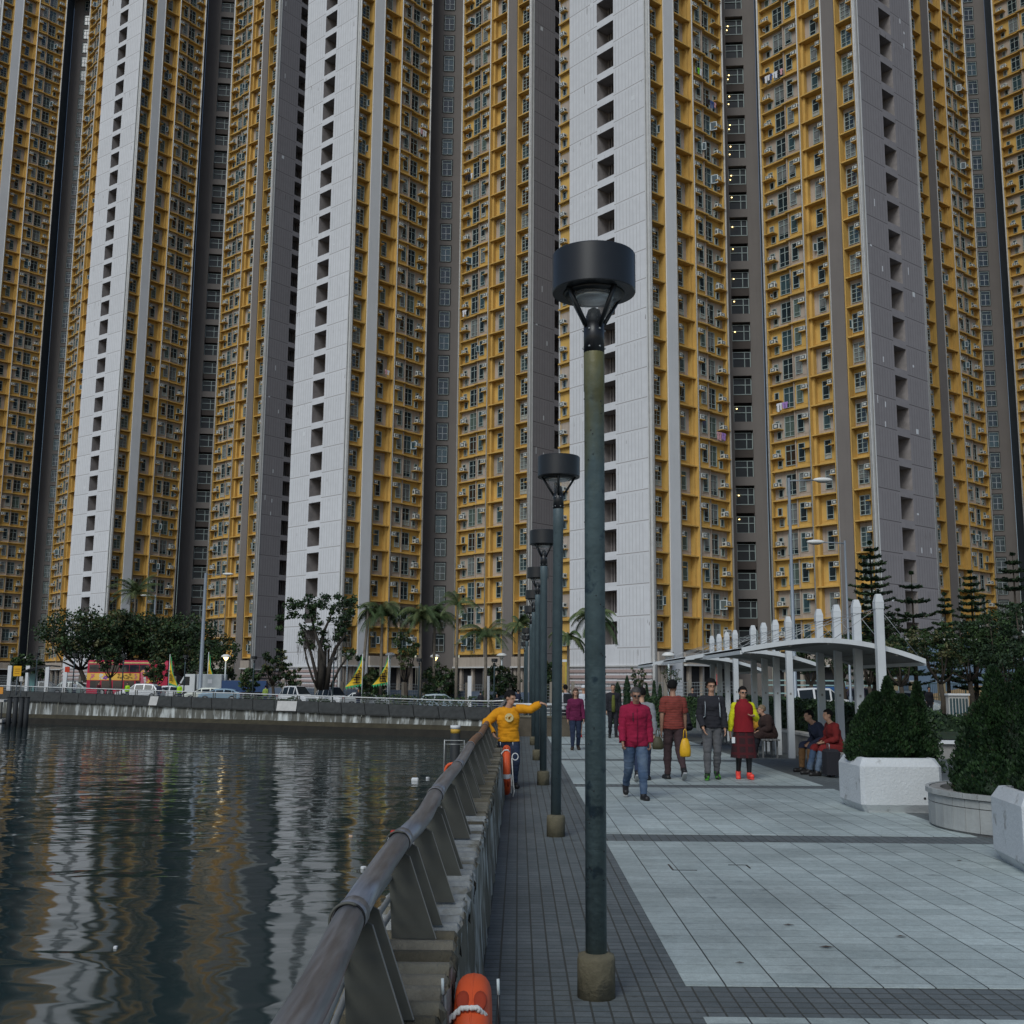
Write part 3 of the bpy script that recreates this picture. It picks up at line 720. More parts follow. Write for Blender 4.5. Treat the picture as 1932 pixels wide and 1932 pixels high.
# landing place: piles, pontoon board, ladder gate
PILE = mat('pile_black', (.018,.02,.022), .7, .3, 2)
for i, px in enumerate((21,32.5,43.5,53.5)):
    X = ax(px, 100); t = thing('mooring_pile', (X,100,ZW), 'dark mooring pile, %s of the four at the far left' % ('leftmost','second from the left','third from the left','rightmost')[i], 'pile', 'mooring piles')
    b = MB(); b.tube([(0,0,-1),(0,0,2.6)], .22, PILE, n=14); b.build('shaft', t); b = MB(); b.tube([(0,0,2.6),(0,0,2.66)], .25, PILE, n=14); b.build('cap', t)
pn = thing('landing_pontoon', (ax(2,101),101,ZW), 'moored landing pontoon with orange panel, cut by the left edge of the photo', 'pontoon')
b = MB(); b.box(-6,1.0,-1.5,1.5,0,.7,CONCP); b.box(-6,1.1,-1.6,1.6,.3,.42,PILE); b.build('hull', pn)
b = MB(); b.box(-1.3,-.1,-1.45,-1.35,.7,3.2,mat('blue_panel',(.02,.08,.25),.6)); b.build('blue_post', pn)
b = MB(); b.box(-.0,.9,-1.5,-1.4,2.9,3.5,mat('orange_panel',(.6,.25,.03),.6)); b.build('notice_panel', pn)
b = MB(); b.box(-6,1.0,-1.4,1.4,2.2,2.4,CONCP); b.box(.8,.9,-1.4,-1.3,.7,2.2,PILE); b.build('deck', pn)
# landing gate by the near wall
lg = thing('landing_gate', (-2.2,44,ZW), 'metal gate frame with a small orange ring, standing in the water beyond the handrail', 'gate')
p0 = atd(838,1450,44)-lg.location; p1 = atd(876,1397,44)-lg.location
b = MB(); 
b.tube([(p0.x,0,0),(p0.x,0,p1.z),(p1.x,0,p1.z),(p1.x,0,0)], .03, STEELW, n=6); b.tube([(p0.x,0,p1.z-.15),(p1.x,0,p1.z-.15)], .02, STEELW, n=6)
b.tube([(p0.x,.9,0),(p0.x,.9,p1.z-.1),(p0.x,0,p1.z)], .025, STEELW, n=6); b.build('frame', lg)
BUOY = mat('buoy_orange', (.62,.085,.02), .55, .1, 5)
o = torus(.27,.055,BUOY).build('ring', lg); o.location = (p0.x+.32, -.05, p1.z-1.15)
b = MB(); b.box(-.2,.2,-.2,.2,0,.5,CONCP); b.build('float_box', lg, loc=(p0.x+.2,0,0))
pp = thing('marker_post', atd(859,1388,47)*1, 'short marker post with yellow band and white top near the quay wall', 'post'); 
b = MB(); b.tube([(0,0,-3),(0,0,.1)], .2, PILE, n=12); b.build('shaft', pp); b = MB(); b.tube([(0,0,.1),(0,0,.28)], .2, mat('marker_yellow',(.5,.3,.04),.6), n=12); b.build('yellow_band', pp); b = MB(); b.tube([(0,0,.28),(0,0,.42)], .21, PATCH, n=12); b.build('cap', pp)
# rubbish afloat
for i, (px, py, s, m_, lab) in enumerate(((783,1472,.15,PATCH,'white foam box floating in the middle of the water'),(807,1468,.07,PATCH,'small white scrap floating right of the foam box'),(742,1571,.09,mat('red_scrap',(.5,.03,.02),.6),'red scrap floating left of the handrail'),(735,1584,.07,PATCH,'pale scrap floating just below the red one'),(662,1578,.05,mat('tan_scrap',(.5,.35,.25),.7),'tan scrap floating between the reflections'),(686,1638,.06,PATCH,'white scrap floating close to the handrail'),(218,1788,.035,PATCH,'tiny pale scrap floating in the lower left water'))):
    d = ray(px,py); t = (ZW+.01-1.7)/d.z; p = EYE+d*t
    b = MB(); b.bev(-s,s,-s*.8,s*.8,-.02,s*.7,s*.25,m_,mat=Matrix.Rotation(i*.8,4,'Z')); o = b.build('floating_litter', loc=p); tag(o, lab, 'litter')
# ------------------------------------------------------------------ promenade lamps
def pole_mat():
    m = mat('pole_paint', (.085,.122,.13), .5, .3, 7, bump=.25, bscale=25, streak=.35, streakcol=(.06,.07,.03), col2=(.03,.05,.065), c2scale=3.5, c2lo=.56, c2hi=.6, coord='obj')
    nt = m.node_tree; N = nt.nodes; L = nt.links; b = N['Principled BSDF']; src = b.inputs['Base Color'].links[0].from_socket
    tc = N.new('ShaderNodeTexCoord'); sp = N.new('ShaderNodeSeparateXYZ'); L.new(tc.outputs['Object'], sp.inputs[0])
    no = N.new('ShaderNodeTexNoise'); no.inputs['Scale'].default_value = 5; no.inputs['Detail'].default_value = 6; mp = N.new('ShaderNodeMapping'); mp.inputs['Scale'].default_value = (2,2,.5); L.new(tc.outputs['Object'], mp.inputs[0]); L.new(mp.outputs[0], no.inputs['Vector'])
    ad = N.new('ShaderNodeMath'); ad.operation = 'MULTIPLY_ADD'; ad.inputs[1].default_value = 1.6; L.new(no.outputs['Fac'], ad.inputs[0]); L.new(sp.outputs[2], ad.inputs[2])
    mr = N.new('ShaderNodeMapRange'); mr.inputs[1].default_value = 3.6; mr.inputs[2].default_value = 4.5; L.new(ad.outputs[0], mr.inputs[0])
    mx = N.new('ShaderNodeMix'); mx.data_type = 'RGBA'; L.new(mr.outputs[0], mx.inputs[0]); L.new(src, mx.inputs[6]); mx.inputs[7].default_value = (.11,.10,.03,1)
    L.new(mx.outputs[2], b.inputs['Base Color']); return m
POLE = pole_mat(); POLE2 = mat('pole_paint_plain', (.07,.10,.11), .5, .2, 6, bump=.2, streak=.3, streakcol=(.03,.05,.06)); BLK = mat('lamp_black', (.012,.013,.015), .35, .15, 5, spec=.4)
FOOT = mat('mossy_footing', (.13,.115,.075), .9, .35, 5, bump=.5, col2=(.05,.05,.04), c2scale=6, c2lo=.5, c2hi=.7, coord='obj')
GLZ = clear('lamp_glass', (.85,.88,.9), .12)
REFL = mat('lamp_reflector', (.4,.42,.43), .3, .1, metal=.6)
def make_lamp(loc, label):
    r = thing('promenade_lamp', loc, label, 'lamp post', 'drum-headed lamp posts along the promenade')
    b = MB(); b.lathe([(.104,-.02),(.104,.2),(.098,.225),(.06,.235)], FOOT, 24); b.build('footing', r)
    b = MB(); b.lathe([(.059,.2),(.059,3.44),(.062,3.445),(.062,3.68),(.058,3.69)], POLE, 24)
    rn = random.Random(3)
    for i in range(46):
        a = rn.uniform(0, 6.28); z = rn.uniform(.5, 3.4); b.ell((.059*cos(a), .059*sin(a), z), (.004,.004,.006), BLK, n=5, k=4)
    b.build('pole', r)
    b = MB(); b.lathe([(.062,3.68),(.062,3.86),(.05,3.87),(.048,3.91),(.035,3.95),(.012,3.965)], BLK, 20); 
    for i in range(6):
        for z in (3.71,3.82): a = i*pi/3; b.ell((.062*cos(a),.062*sin(a),z),(.008,.008,.008),STEELW,n=6,k=4)
    b.build('collar', r)
    b = MB(); b.loft([[(r_*cos(2*pi*k/64),r_*sin(2*pi*k/64),z_) for k in range(64)] for r_,z_ in ((.25,4.062),(.25,4.29))], BLK, smooth=True, caps=False)
    for P_ in (((.205,4.055),(.247,4.055),(.25,4.062)),((.25,4.29),(.246,4.296),(.0,4.302))): b.loft([[(r_*cos(2*pi*k/64),r_*sin(2*pi*k/64),z_) for k in range(64)] for r_,z_ in P_], BLK, caps=False)
    b.lathe([(.205,4.055),(.205,4.16),(.0,4.17)], BLK, 32); b.build('lamp_shade', r)
    b = MB(); b.lathe([(.19,4.06),(.17,4.035),(.11,4.03),(.0,4.03)], BLK, 24); b.lathe([(.12,4.028),(.10,4.015),(0,4.015)], REFL, 16); b.build('lens', r)
    for i in range(4):
        a = i*pi/2+.62; b = MB(); b.tube([(.055*cos(a),.055*sin(a),3.84),(.195*cos(a),.195*sin(a),4.06)], .0135, BLK, n=8); b.build('strut', r)
    b = MB(); b.lathe([(.165,4.05),(.05,3.87)], GLZ, 24); b.build('glass_cone', r)
    return r
LY = [6.48,13.04,19.55,25.85,32.2,38.7,54.1,62,72]
words = ['nearest drum-headed lamp post, tall in the foreground with peeling blue-green paint','second lamp post of the row, standing behind the nearest one','third lamp post of the row','fourth lamp post of the row, beside the man in yellow','fifth lamp post of the row, touching the man in yellow\'s hand in the photo','sixth lamp post of the row, by the low cross wall','seventh lamp post of the row, past the cross wall','eighth and last but one lamp post of the row','last and smallest lamp post of the row']
L0 = make_lamp((.442,LY[0],0), words[0]); L0.scale = (1.01,1.01,.998)
PM2 = [c for c in COL.objects if c.parent == L0 and c.name.startswith('pole')][0]
L1 = copy_tree(L0, (.436,LY[1],0), label=words[1], rz=.9); L1.scale = (1.01,1.01,1.022); L1.rotation_euler = (0,.011,.9)
q = [c for c in COL.objects if c.parent == L1 and c.name.startswith('pole')][0]; q.data = q.data.copy(); q.data.materials[0] = POLE2
for i, y in list(enumerate(LY[1:], 1))[1:]: 
    c = copy_tree(L1, (.436 if i < 6 else .40, y, 0), label=words[i], rz=i*1.3 % .6)
# the same kind on the far quay
for i, (px, lab) in enumerate(((66,'left of the bus shelter'),(137,'left of the red bus'),(230,'in front of the red bus'),(347,'between the two yellow flags and the white truck'),(477,'left of the fig tree'),(628,'in front of the fig tree trunk'),(790,'by the fence left of the palms'),(932,'just left of the man in yellow'))):
    d = qy(ax(px,105))+1.5; X = ax(px,d); copy_tree(L1, (X, d, gz(X,d)), label='drum-headed lamp on the far quay, '+lab, sc=1.0)['group'] = 'drum-headed lamp posts on the far quay'

# ------------------------------------------------------------------ life buoys
ROPE = mat('white_rope', (.6,.6,.58), .9, .2, 40)
TAPE = mat('reflective_tape', (.65,.65,.66), .5, .05)
def lifebuoy(loc, label, tape_a=None):
    r = thing('lifebuoy', loc, label, 'lifebuoy', 'orange lifebuoys on the parapet')
    R, k = .275, 20; b = MB(); rings = []; n = 56
    for i in range(n):
        a = 2*pi*i/n; q = []
        for j in range(k):
            t = 2*pi*j/k; rr = .095*abs(cos(t))**.8*(1 if cos(t) > 0 else -1); w = .062*abs(sin(t))**.8*(1 if sin(t) > 0 else -1)
            q.append(Vector((w, (R+rr)*cos(a), (R+rr)*sin(a))))
        rings.append(q)
    rings.append(rings[0]); b.loft(rings, BUOY, smooth=True, caps=False)
    b.build('ring', r)
    # moulded recesses at four places with a rib and rope through it
    RD = mat('buoy_shadow_orange', (.30,.035,.01), .7, .1)
    b = MB()
    for i in range(4):
        a0 = 2.07+i*pi/2
        for sx in (-1,1):
            m_ = Matrix.Rotation(a0-pi/2, 4, 'X')
            b.ell((0,0,0),(.024,.055,.012), RD, n=12, k=6, mat=m_ @ Matrix.Translation((sx*.028,0,R+.088)))
    b.build('recess', r)
    b = MB(); b.tube([(0, (R+.0925)*cos(t*2*pi/60), (R+.0925)*sin(t*2*pi/60)) for t in range(61)], .004, BUOY, n=6); b.build('seam', r)
    if tape_a is not None:
        b = MB(); rings = []
        for i in range(4):
            a = tape_a+i*.06; rings.append([Vector((.064*abs(sin(2*pi*j/k))**.8*(1 if sin(2*pi*j/k)>0 else -1), (R+.098*abs(cos(2*pi*j/k))**.8*(1 if cos(2*pi*j/k)>0 else -1))*cos(a), (R+.098*abs(cos(2*pi*j/k))**.8*(1 if cos(2*pi*j/k)>0 else -1))*sin(a))) for j in range(k)])
        b.loft(rings, TAPE, smooth=True, caps=False); b.build('tape', r)
    def rope(pts, rad=.009):
        b = MB(); P = []; n = 70; pts = [Vector(p) for p in pts]
        L = len(pts)-1
        for s in (0,1):
            Q = []
            for i in range(n+1):
                t = i/n*L; k0 = min(int(t), L-1); f = t-k0; f = f*f*(3-2*f)*.4+f*.6; p = pts[k0].lerp(pts[k0+1], f)
                a = i*.9+s*pi; Q.append(p+Vector((cos(a), sin(a)*.6, sin(a)))*rad*.55)
            b.tube(Q, rad*.75, ROPE, n=6)
        return b.build('rope', r)
    a = pi*1.5
    T = lambda x, ang, rr: (x, rr*cos(ang), rr*sin(ang))
    h = 2.72
    rope([T(.045,h-.52,R+.06),T(.02,h-.5,R+.112),T(-.03,h-.5,R+.108),T(-.075,h-.42,R+.07),T(-.085,h-.2,R+.03),T(-.08,h+.1,R),T(-.07,h+.4,R)])
    rope([(-.07,-.30,.12),(-.082,-.33,.05),(-.088,-.35,-.1),(-.08,-.33,-.3)])
    rope([(.07,-.28,-.05),(.085,-.30,-.2),(.075,-.2,-.32)])
    return r
def buoy_frame(loc, label):
    r = thing('lifebuoy_bracket', loc, label, 'bracket', 'steel brackets holding the lifebuoys')
    for x in (-.085,.1):
        b = MB(); b.tube([(x,-.32,-.28),(x,-.32,.30),(x-.004,-.32,.385)], .0045, BLK, n=8); b.tube([(x-.004,-.32,.38),(x-.006,-.32,.43)], .005, FRAMEW, n=8); b.build('rod', r)
    b = MB(); b.tube([(-.085,-.32,-.35),(-.085,.3,-.36),(.1,.3,-.36),(.1,-.32,-.35)], .008, BLK, n=6); b.build('cradle', r)
nb = lifebuoy((-.155,4.22,.335), 'orange lifebuoy with white rope at the bottom of the photo, beside the parapet')
nb.scale = (1.05,.88,.88)
buoy_frame((-.155,4.22,.30), 'bracket of two white-tipped rods around the nearest lifebuoy')
b2 = lifebuoy((-.17,17.2,.42), 'orange lifebuoy with a silver band hanging beside the man in yellow', tape_a=pi+.1)
b = MB(); b.tube([(.13+.045*cos(t*.5),-.35,.22+.05*sin(t*.5)) for t in range(14)], .008, ROPE, n=6); b.tube([(.08,-.32,.2),(.1,-.34,-.1),(.12,-.34,-.28),(.10,-.33,-.36)], .008, ROPE, n=6); b.build('rope_loop', b2)
buoy_frame((-.17,17.2,.42), 'bracket around the farther lifebuoy beside the man in yellow')

# ------------------------------------------------------------------ shelters
SHW = mat('shelter_white', (.50,.52,.53), .5, .1, 2, streak=.12)
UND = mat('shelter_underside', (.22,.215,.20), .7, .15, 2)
def post_mb():
    b = MB(); h = .074; b.bev(-h,h,-h,h,0,3.12,.006,SHW); k = h+.008
    b.bev(-k,k,-k,k,3.12,3.24,.008,SHW)
    b.loft([[(-k,-k,3.24),(k,-k,3.24),(k,k,3.24),(-k,k,3.24)],[(-k*.62,-k*.62,3.37),(k*.62,-k*.62,3.37),(k*.62,k*.62,3.37),(-k*.62,k*.62,3.37)],[(-k*.5,-k*.5,3.39),(k*.5,-k*.5,3.39),(k*.5,k*.5,3.39),(-k*.5,k*.5,3.39)]], SHW)
    for z in (1.5,): b.box(-.02,.02,-h-.004,-h,z,z+.05,UND)
    return b
pm = post_mb().mesh('post')
def roofz(x):   # x from -2.25 to 1.0 relative to the posts
    t = x+1.05; return 2.57-(.37*(t/1.9)**2 if t > 0 else .19*(abs(t)/1.45)**1.5)
def shelter(loc, label):
    r = thing('shelter', loc, label, 'shelter', 'white open shelters along the promenade')
    for i in range(4):
        o = bpy.data.objects.new('post', pm); COL.objects.link(o); o.parent = r; o.location = (0, i*1.37, 0)
    xs = [-2.5+3.36*i/24 for i in range(25)]
    b = MB()
    y0, y1 = .13, 4.35
    T = [(x, roofz(x)) for x in xs]
    b.loft([[(x,y0,z+.01) for x,z in T],[(x,y1,z+.01) for x,z in T]], SHW, closed=False, smooth=True, caps=False)
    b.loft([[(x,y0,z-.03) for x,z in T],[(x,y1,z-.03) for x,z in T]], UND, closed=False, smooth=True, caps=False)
    b.build('roof', r)
    for y in (y0-.0, y1):
        b = MB(); b.loft([[(x,y-.03,z-.07),(x,y+.03,z-.07),(x,y+.03,z+.02),(x,y-.03,z+.02)] for x,z in T], SHW); b.build('fascia', r)
    b = MB()
    for x in (-2.5,-1.6,-.9,.35,.86):
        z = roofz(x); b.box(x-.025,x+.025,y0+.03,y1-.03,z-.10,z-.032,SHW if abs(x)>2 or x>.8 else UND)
    b.build('roof_bearer', r)
    for i in range(4):
        for xe in (-1.9,-.8,.75):
            b = MB(); b.tube([(0,i*1.37,3.15),(xe,min(y1,max(y0,i*1.37+.1)),roofz(xe)+.01)], .006, STEELW, n=5); b.build('cable', r)
    return r
SY = [20.5,27.35,34.2]
s0 = shelter((6.6,SY[0],0), 'nearest white shelter with curved roof and four capped posts, behind the box planter')
copy_tree(s0, (6.58,SY[1],0), label='middle white curved shelter, with the seated woman in brown under it')
copy_tree(s0, (6.6,SY[2],0), label='farthest white curved shelter of the three, with the seated person in lilac')

# benches
BEN = mat('bench_grey', (.20,.20,.19), .7, .15, 4)
def bench(loc, label, rz=0, L=1.5):
    r = thing('bench', loc, label, 'bench', 'grey slatted benches under the shelters', rz=rz)
    for i in range(5):
        b = MB(); b.bev(-.22+i*.09,-.145+i*.09,-L/2,L/2,.41,.45,.006,BEN); b.build('seat_slat', r)
    for y in (-L/2+.15,-.0,L/2-.15):
        for x in (-.17,.17):
            b = MB(); b.box(x-.02,x+.02,y-.02,y+.02,0,.41,BEN); b.build('leg', r)
    return r
bench((6.15,22.6,0), 'grey bench of the seated pair behind the box planter')
bench((6.05,27.9,0), 'grey bench under the woman in the brown hooded coat')
bench((6.0,33.6,0), 'grey bench under the person in lilac')

# bed walls and hedges are in plants; planters here
PLW = mat('planter_white', (.52,.54,.55), .8, .12, 1.5, bump=.6, bscale=30, col2=(.28,.28,.27), c2scale=4, c2lo=.60, c2hi=.68)
SOIL = mat('soil', (.04,.03,.02), .95, .3, 5)
def box_planter(loc, label, rz=0):
    r = thing('box_planter', loc, label, 'planter', 'white octagonal box planters', rz=rz)
    def oc(w, c, z): return [(-w+c,-w,z),(w-c,-w,z),(w,-w+c,z),(w,w-c,z),(w-c,w,z),(-w+c,w,z),(-w,w-c,z),(-w,-w+c,z)]
    b = MB(); b.loft([oc(.49,.04,.0),oc(.50,.04,.02),oc(.56,.05,.11),oc(.56,.05,.62),oc(.50,.06,.73),oc(.45,.05,.735),oc(.43,.05,.62)], PLW, caps=False); b.face(list(reversed(oc(.49,.04,0))), PLW)
    b.ell((.3,-.555,.2),(.02,.02,.02),BLK,n=8,k=5)
    b.build('planter_box', r); b = MB(); b.face(oc(.435,.05,.66), SOIL); b.build('soil', r); return r
bp1 = box_planter((5.27,16.23,0), 'white concrete box planter with conifers, left of the round tiled planter', rz=radians(0))
bp2 = box_planter((5.27,11.01,0), 'white concrete box planter cut by the right edge of the photo', rz=radians(-8))
rp = thing('round_planter', (6.64,14.1,0), 'round planter faced with upright grey tiles between the two white box planters', 'planter')
RT = mat('planter_tile', (.33,.34,.33), .8, .2, 3, bump=.3, streak=.4, streakcol=(.12,.11,.09)); n = 46
b = MB()
for i in range(n):
    a0, a1 = 2*pi*(i+.02)/n, 2*pi*(i+.98)/n; R = 1.5; 
    for (z0,z1,R_) in ((.03,.30,R),(.31,.40,R+.0),(.41,.47,R+.03)):
        Q = [(R_*cos(a0),R_*sin(a0)),(R_*cos(a1),R_*sin(a1)),((R_-.05)*cos(a1),(R_-.05)*sin(a1)),((R_-.05)*cos(a0),(R_-.05)*sin(a0))]
        b.loft([[(x,y,z0) for x,y in Q],[(x,y,z1) for x,y in Q]], RT)
b.build('tile_facing', rp)
b = MB(); b.lathe([(1.47,0),(1.47,.46),(1.35,.46),(1.35,.38),(0,.38)], CONC, 46, smooth=False); b.build('planter_body', rp)
# manhole outline and a few leaves on the tiles
for i,(px,py) in enumerate(((1396,1820),(1700,1770),(1560,1790),(1810,1626),(1488,1748))):
    d = ray(px,py); p = EYE+d*(-1.7/d.z); b = MB(); s = .03+.012*(i%3)
    b.face([(-s,0,.012),(0,-s*.4,.02),(s,0,.012),(0,s*.4,.016)], mat('dead_leaf',(.08,.04,.02),.9)); b.face([(-s,0,.0115),(0,s*.4,.0155),(s,0,.0115),(0,-s*.4,.0195)], MATS['dead_leaf'])
    o = b.build('fallen_leaf', loc=p); tag(o, 'small brown leaf lying on the pale tiles, '+('lowest in the photo','right of the middle','near the centre of the tiles','close to the right-hand box planter','above the centre of the tiles')[i], 'leaf', 'fallen leaves')
mh = MB(); p = EYE+ray(1340,1638)*1; d = ray(1340,1638); p = EYE+d*(-1.7/d.z)
for (x0,x1,y0,y1) in ((-.38,-.365,-.17,.17),(.365,.38,-.02,.17),(-.365,-.15,-.17,-.158),(.2,.365,.158,.17)): mh.box(x0,x1,y0,y1,.0045,.0085,BLK,skip='b')
o = mh.build('manhole_cover', loc=(p.x,p.y,0)); tag(o, 'dark corner marks of a tiled manhole cover set into the paving', 'manhole')
# ------------------------------------------------------------------ plants
def leafmat(name, col, var=.35, scale=1.0):
    m = mat(name, col, .6, var, scale, spec=.25); return m
LFD = [leafmat('leaf_dark', (.018,.036,.016)), leafmat('leaf_mid', (.036,.066,.022)), leafmat('leaf_dry', (.075,.075,.03))]
LFP = [leafmat('palm_leaf', (.05,.08,.03)), leafmat('palm_leaf_light', (.10,.125,.05))]
LFN = [leafmat('pine_needles', (.015,.035,.018)), leafmat('pine_needles_light', (.04,.07,.03))]
LFC = [leafmat('conifer_leaf', (.009,.024,.009)), leafmat('conifer_leaf_light', (.018,.042,.013)), leafmat('conifer_leaf_brown', (.03,.028,.014))]
BARK = mat('bark', (.05,.04,.03), .95, .3, 3, bump=.4)
def quad(b, p, n, s, asp, m, rn, droop=0):
    a = Vector((rn.gauss(0,1), rn.gauss(0,1), rn.gauss(0,1))); t = (a - n*a.dot(n)); t.normalize(); q = n.cross(t)
    t = t*s; q = q*s*asp
    b.raw([p-t*.5, p+q*.5, p+t*.5, p-q*.5], [(0,1,2,3)], m)
def rdir(rn):
    while True:
        v = Vector((rn.uniform(-1,1), rn.uniform(-1,1), rn.uniform(-1,1)))
        if .05 < v.length < 1: return v.normalized()
def clump(b, c, r, n, s, mats, rn, flat=.7, asp=.55):
    m = rn.choices(mats, [5,3,1][:len(mats)])[0]
    for _ in range(n):
        d = rdir(rn); p = Vector(c)+Vector((d.x, d.y, d.z*flat))*r*rn.uniform(.35,1)
        nn = (d*.6+rdir(rn)+Vector((0,0,.5))).normalized()
        quad(b, p, nn, s*rn.uniform(.6,1.3), asp, m if rn.random() < .8 else rn.choice(mats), rn)
def limb(b, pts, r0_, r1, n=7, m=None):
    k = len(pts)-1; b.tube(pts, [r0_+(r1-r0_)*i/k for i in range(k+1)], m or BARK, n=n)
def broad(px, py_top, px_w, d, label, name='broadleaf_tree', trunk_px=None, seed=0, nleaf=2600, s=.36, mats=None, lowfrac=.35, dens=1.0, group='leafy trees on the far quay', lean=0, zb=None):
    """tree whose crown tops at pixel row py_top and is px_w pixels wide"""
    rn = random.Random(seed); mats = mats or LFD
    X = ax(px, d); z0 = gz(X, d) if zb is None else zb; top = atd(px, py_top, d).z; H = top-z0; R = px_w/2*d/FPX
    r = thing(name, (X, d, z0), label, 'tree', group)
    tb = MB(); cb = MB(); zc = H*lowfrac; cz = (H+zc)/2; hz = (H-zc)/2
    tips = []
    nl = 9
    tb_r = max(.07, H*.024)
    base = Vector((lean*-1.2, 0, 0)); fork = Vector((0,0,zc*.75))
    limb(tb, [base, base.lerp(fork,.5)+Vector((.1,0,0)), fork], tb_r*1.3, tb_r)
    for i in range(nl):
        a = 2*pi*i/nl+rn.uniform(-.3,.3); rr = rn.uniform(.45,.95)*R; zz = cz+rn.uniform(-.5,.75)*hz
        tip = Vector((cos(a)*rr, sin(a)*rr, zz)); mid = fork.lerp(tip,.5)+Vector((0,0,-.08*H))+rdir(rn)*.1*R
        limb(tb, [fork, mid, tip], tb_r*.6, tb_r*.15, 5); tips.append(tip); tips.append(mid.lerp(tip,.6)+rdir(rn)*.2*R)
    tb.build('trunk', r)
    nc = int(75*dens); nleaf = int(nleaf*1.35)
    for i in range(nc):
        if i < len(tips): c = tips[i]
        else:
            d_ = rdir(rn); c = Vector((d_.x*R, d_.y*R, cz+d_.z*hz))*1; k = rn.uniform(.45,1.0); c = Vector((c.x*k, c.y*k, cz+(c.z-cz)*k))
        clump(cb, c, rn.uniform(.16,.3)*R*1.1, nleaf//nc, s, mats, rn)
    cb.build('crown', r); return r

def palm(px, py_top, d, label, seed, fl=1.9, nf=16, py_base=None, droopk=1.0, lean=0, dead=False, stem=.17):
    rn = random.Random(seed); X = ax(px, d); z0 = gz(X, d); top = atd(px, py_top, d).z-z0
    r = thing('palm_tree', (X, d, z0), label, 'palm tree', 'palm trees on the far quay')
    tb = MB(); limb(tb, [(lean,0,0),(lean*.6,0,top*.45),(0,0,top*.86),(0,0,top)], stem, stem*.55, 9, mat('palm_bark',(.17,.145,.115),.9,.3,4)); tb.build('trunk', r)
    b = MB()
    for i in range(nf):
        a = 2*pi*i/nf+rn.uniform(-.2,.2); el = rn.uniform(.15,1.25) if not dead else rn.uniform(-.2,.9); L = fl*rn.uniform(.85,1.15); m = rn.choice(LFP)
        P = []; p = Vector((0,0,top)); v = Vector((cos(a)*cos(el), sin(a)*cos(el), sin(el)))
        for k in range(9):
            P.append(p.copy()); p = p+v*L/8; v = (v+Vector((0,0,-.26*droopk))).normalized()
        b.tube(P, [.03-.003*k for k in range(9)], m, n=4, caps=False)
        side = Vector((-sin(a), cos(a), 0))
        for k in range(1, 9):
            for sub in range(3):
                f = (k-1)+sub/3; i0 = int(f); q = P[i0].lerp(P[min(8,i0+1)], f-i0); t = (P[min(8,i0+1)]-P[i0]).normalized(); l = .55*L/1.9*sin(pi*min(1,(f+1.2)/9.5))**.6
                for sg in (-1,1):
                    e = q+(side*sg*.75+t*.55+Vector((0,0,-.55))).normalized()*l*rn.uniform(.8,1.1)
                    w = t*.045; b.raw([q-w, q+w, e], [(0,1,2)], m)
    b.build('fronds', r); return r

def pine(px, py_top, d, halfw_px, label, seed, tiers=14, bare=.15, H_over=None, mats=LFN, zb=0):
    rn = random.Random(seed); X = ax(px, d); H = atd(px, py_top, d).z-zb; W = halfw_px*d/FPX
    r = thing('norfolk_pine', (X, d, zb), label, 'pine tree', 'tiered pine trees beyond the shelters')
    tb = MB(); limb(tb, [(0,0,0),(0,0,H*.5),(0,0,H)], H*.02, .02, 8); b = MB()
    for i in range(tiers):
        t = i/(tiers-1); z = H*(bare+(1-bare)*t)-.05; L = W*(1-t)**.5+.12
        if rn.random() < .12 and 0 < i < tiers-2: continue
        nb = 6 if L > .5 else 5; a00 = rn.uniform(0,1)
        for j in range(nb):
            a = 2*pi*j/nb+a00+rn.uniform(-.12,.12); l = L*rn.uniform(.7,1.1)
            P = [Vector((cos(a)*l*k/5, sin(a)*l*k/5, z-.05*l*sin(k/5*pi)+.10*l*(k/5)**2)) for k in range(6)]
            tb.tube(P, [.035*l/W+.008]*6, BARK, n=4, caps=False)
            n = int(30+95*l/W); m = rn.choice(mats)
            for _ in range(n):
                f = rn.uniform(.12,1)*5; k = min(4,int(f)); p = P[k].lerp(P[k+1], f-k); w = .2*l*(.35+.65*sin(pi*min(1,f/5+.12)))
                s = rn.uniform(-1,1)*w; q = p+Vector((-sin(a)*s, cos(a)*s, rn.uniform(-.03,.07)*1.4))
                quad(b, q, (Vector((0,0,1))+rdir(rn)*.7).normalized(), rn.uniform(.16,.3), .4, m, rn)
    tb.build('trunk', r); b.build('foliage', r); return r

# trees of the far quay, left group
broad(150,1148,155,126,'broad dark tree at the left of the tree group, leaning over the bus shelter side',seed=1,nleaf=5200,lowfrac=.38,lean=-1,dens=1.5)
broad(215,1146,135,128,'dense dark tree second from the left, above the rear half of the red bus',seed=2,nleaf=5600,lowfrac=.38,dens=1.9)
broad(290,1152,140,129,'dense dark tree above the middle of the red bus',seed=3,nleaf=5800,lowfrac=.38,dens=1.9)
broad(352,1160,125,127,'dense dark tree behind the white truck and the tall street light',seed=4,nleaf=4800,lowfrac=.3,dens=1.9)
broad(402,1190,90,124,'lower dark tree at the right end of the left tree group',seed=5,nleaf=2400,lowfrac=.12,dens=1.1)
broad(207,1218,50,114,'small bright-leaved tree standing before the rear of the red bus',seed=6,nleaf=1200,s=.26,lowfrac=.5,mats=[LFD[1],LFD[0]],dens=.6)
broad(294,1240,46,114,'small loose tree standing before the front of the red bus',seed=7,nleaf=1200,s=.3,lowfrac=.4,mats=[LFD[1],LFD[0],LFD[2]],dens=.7)
broad(38,1230,50,128,'low bushy tree behind the yellow notice board',seed=8,nleaf=1300,s=.35,lowfrac=.3,mats=[LFD[1],LFD[0]],dens=.8)
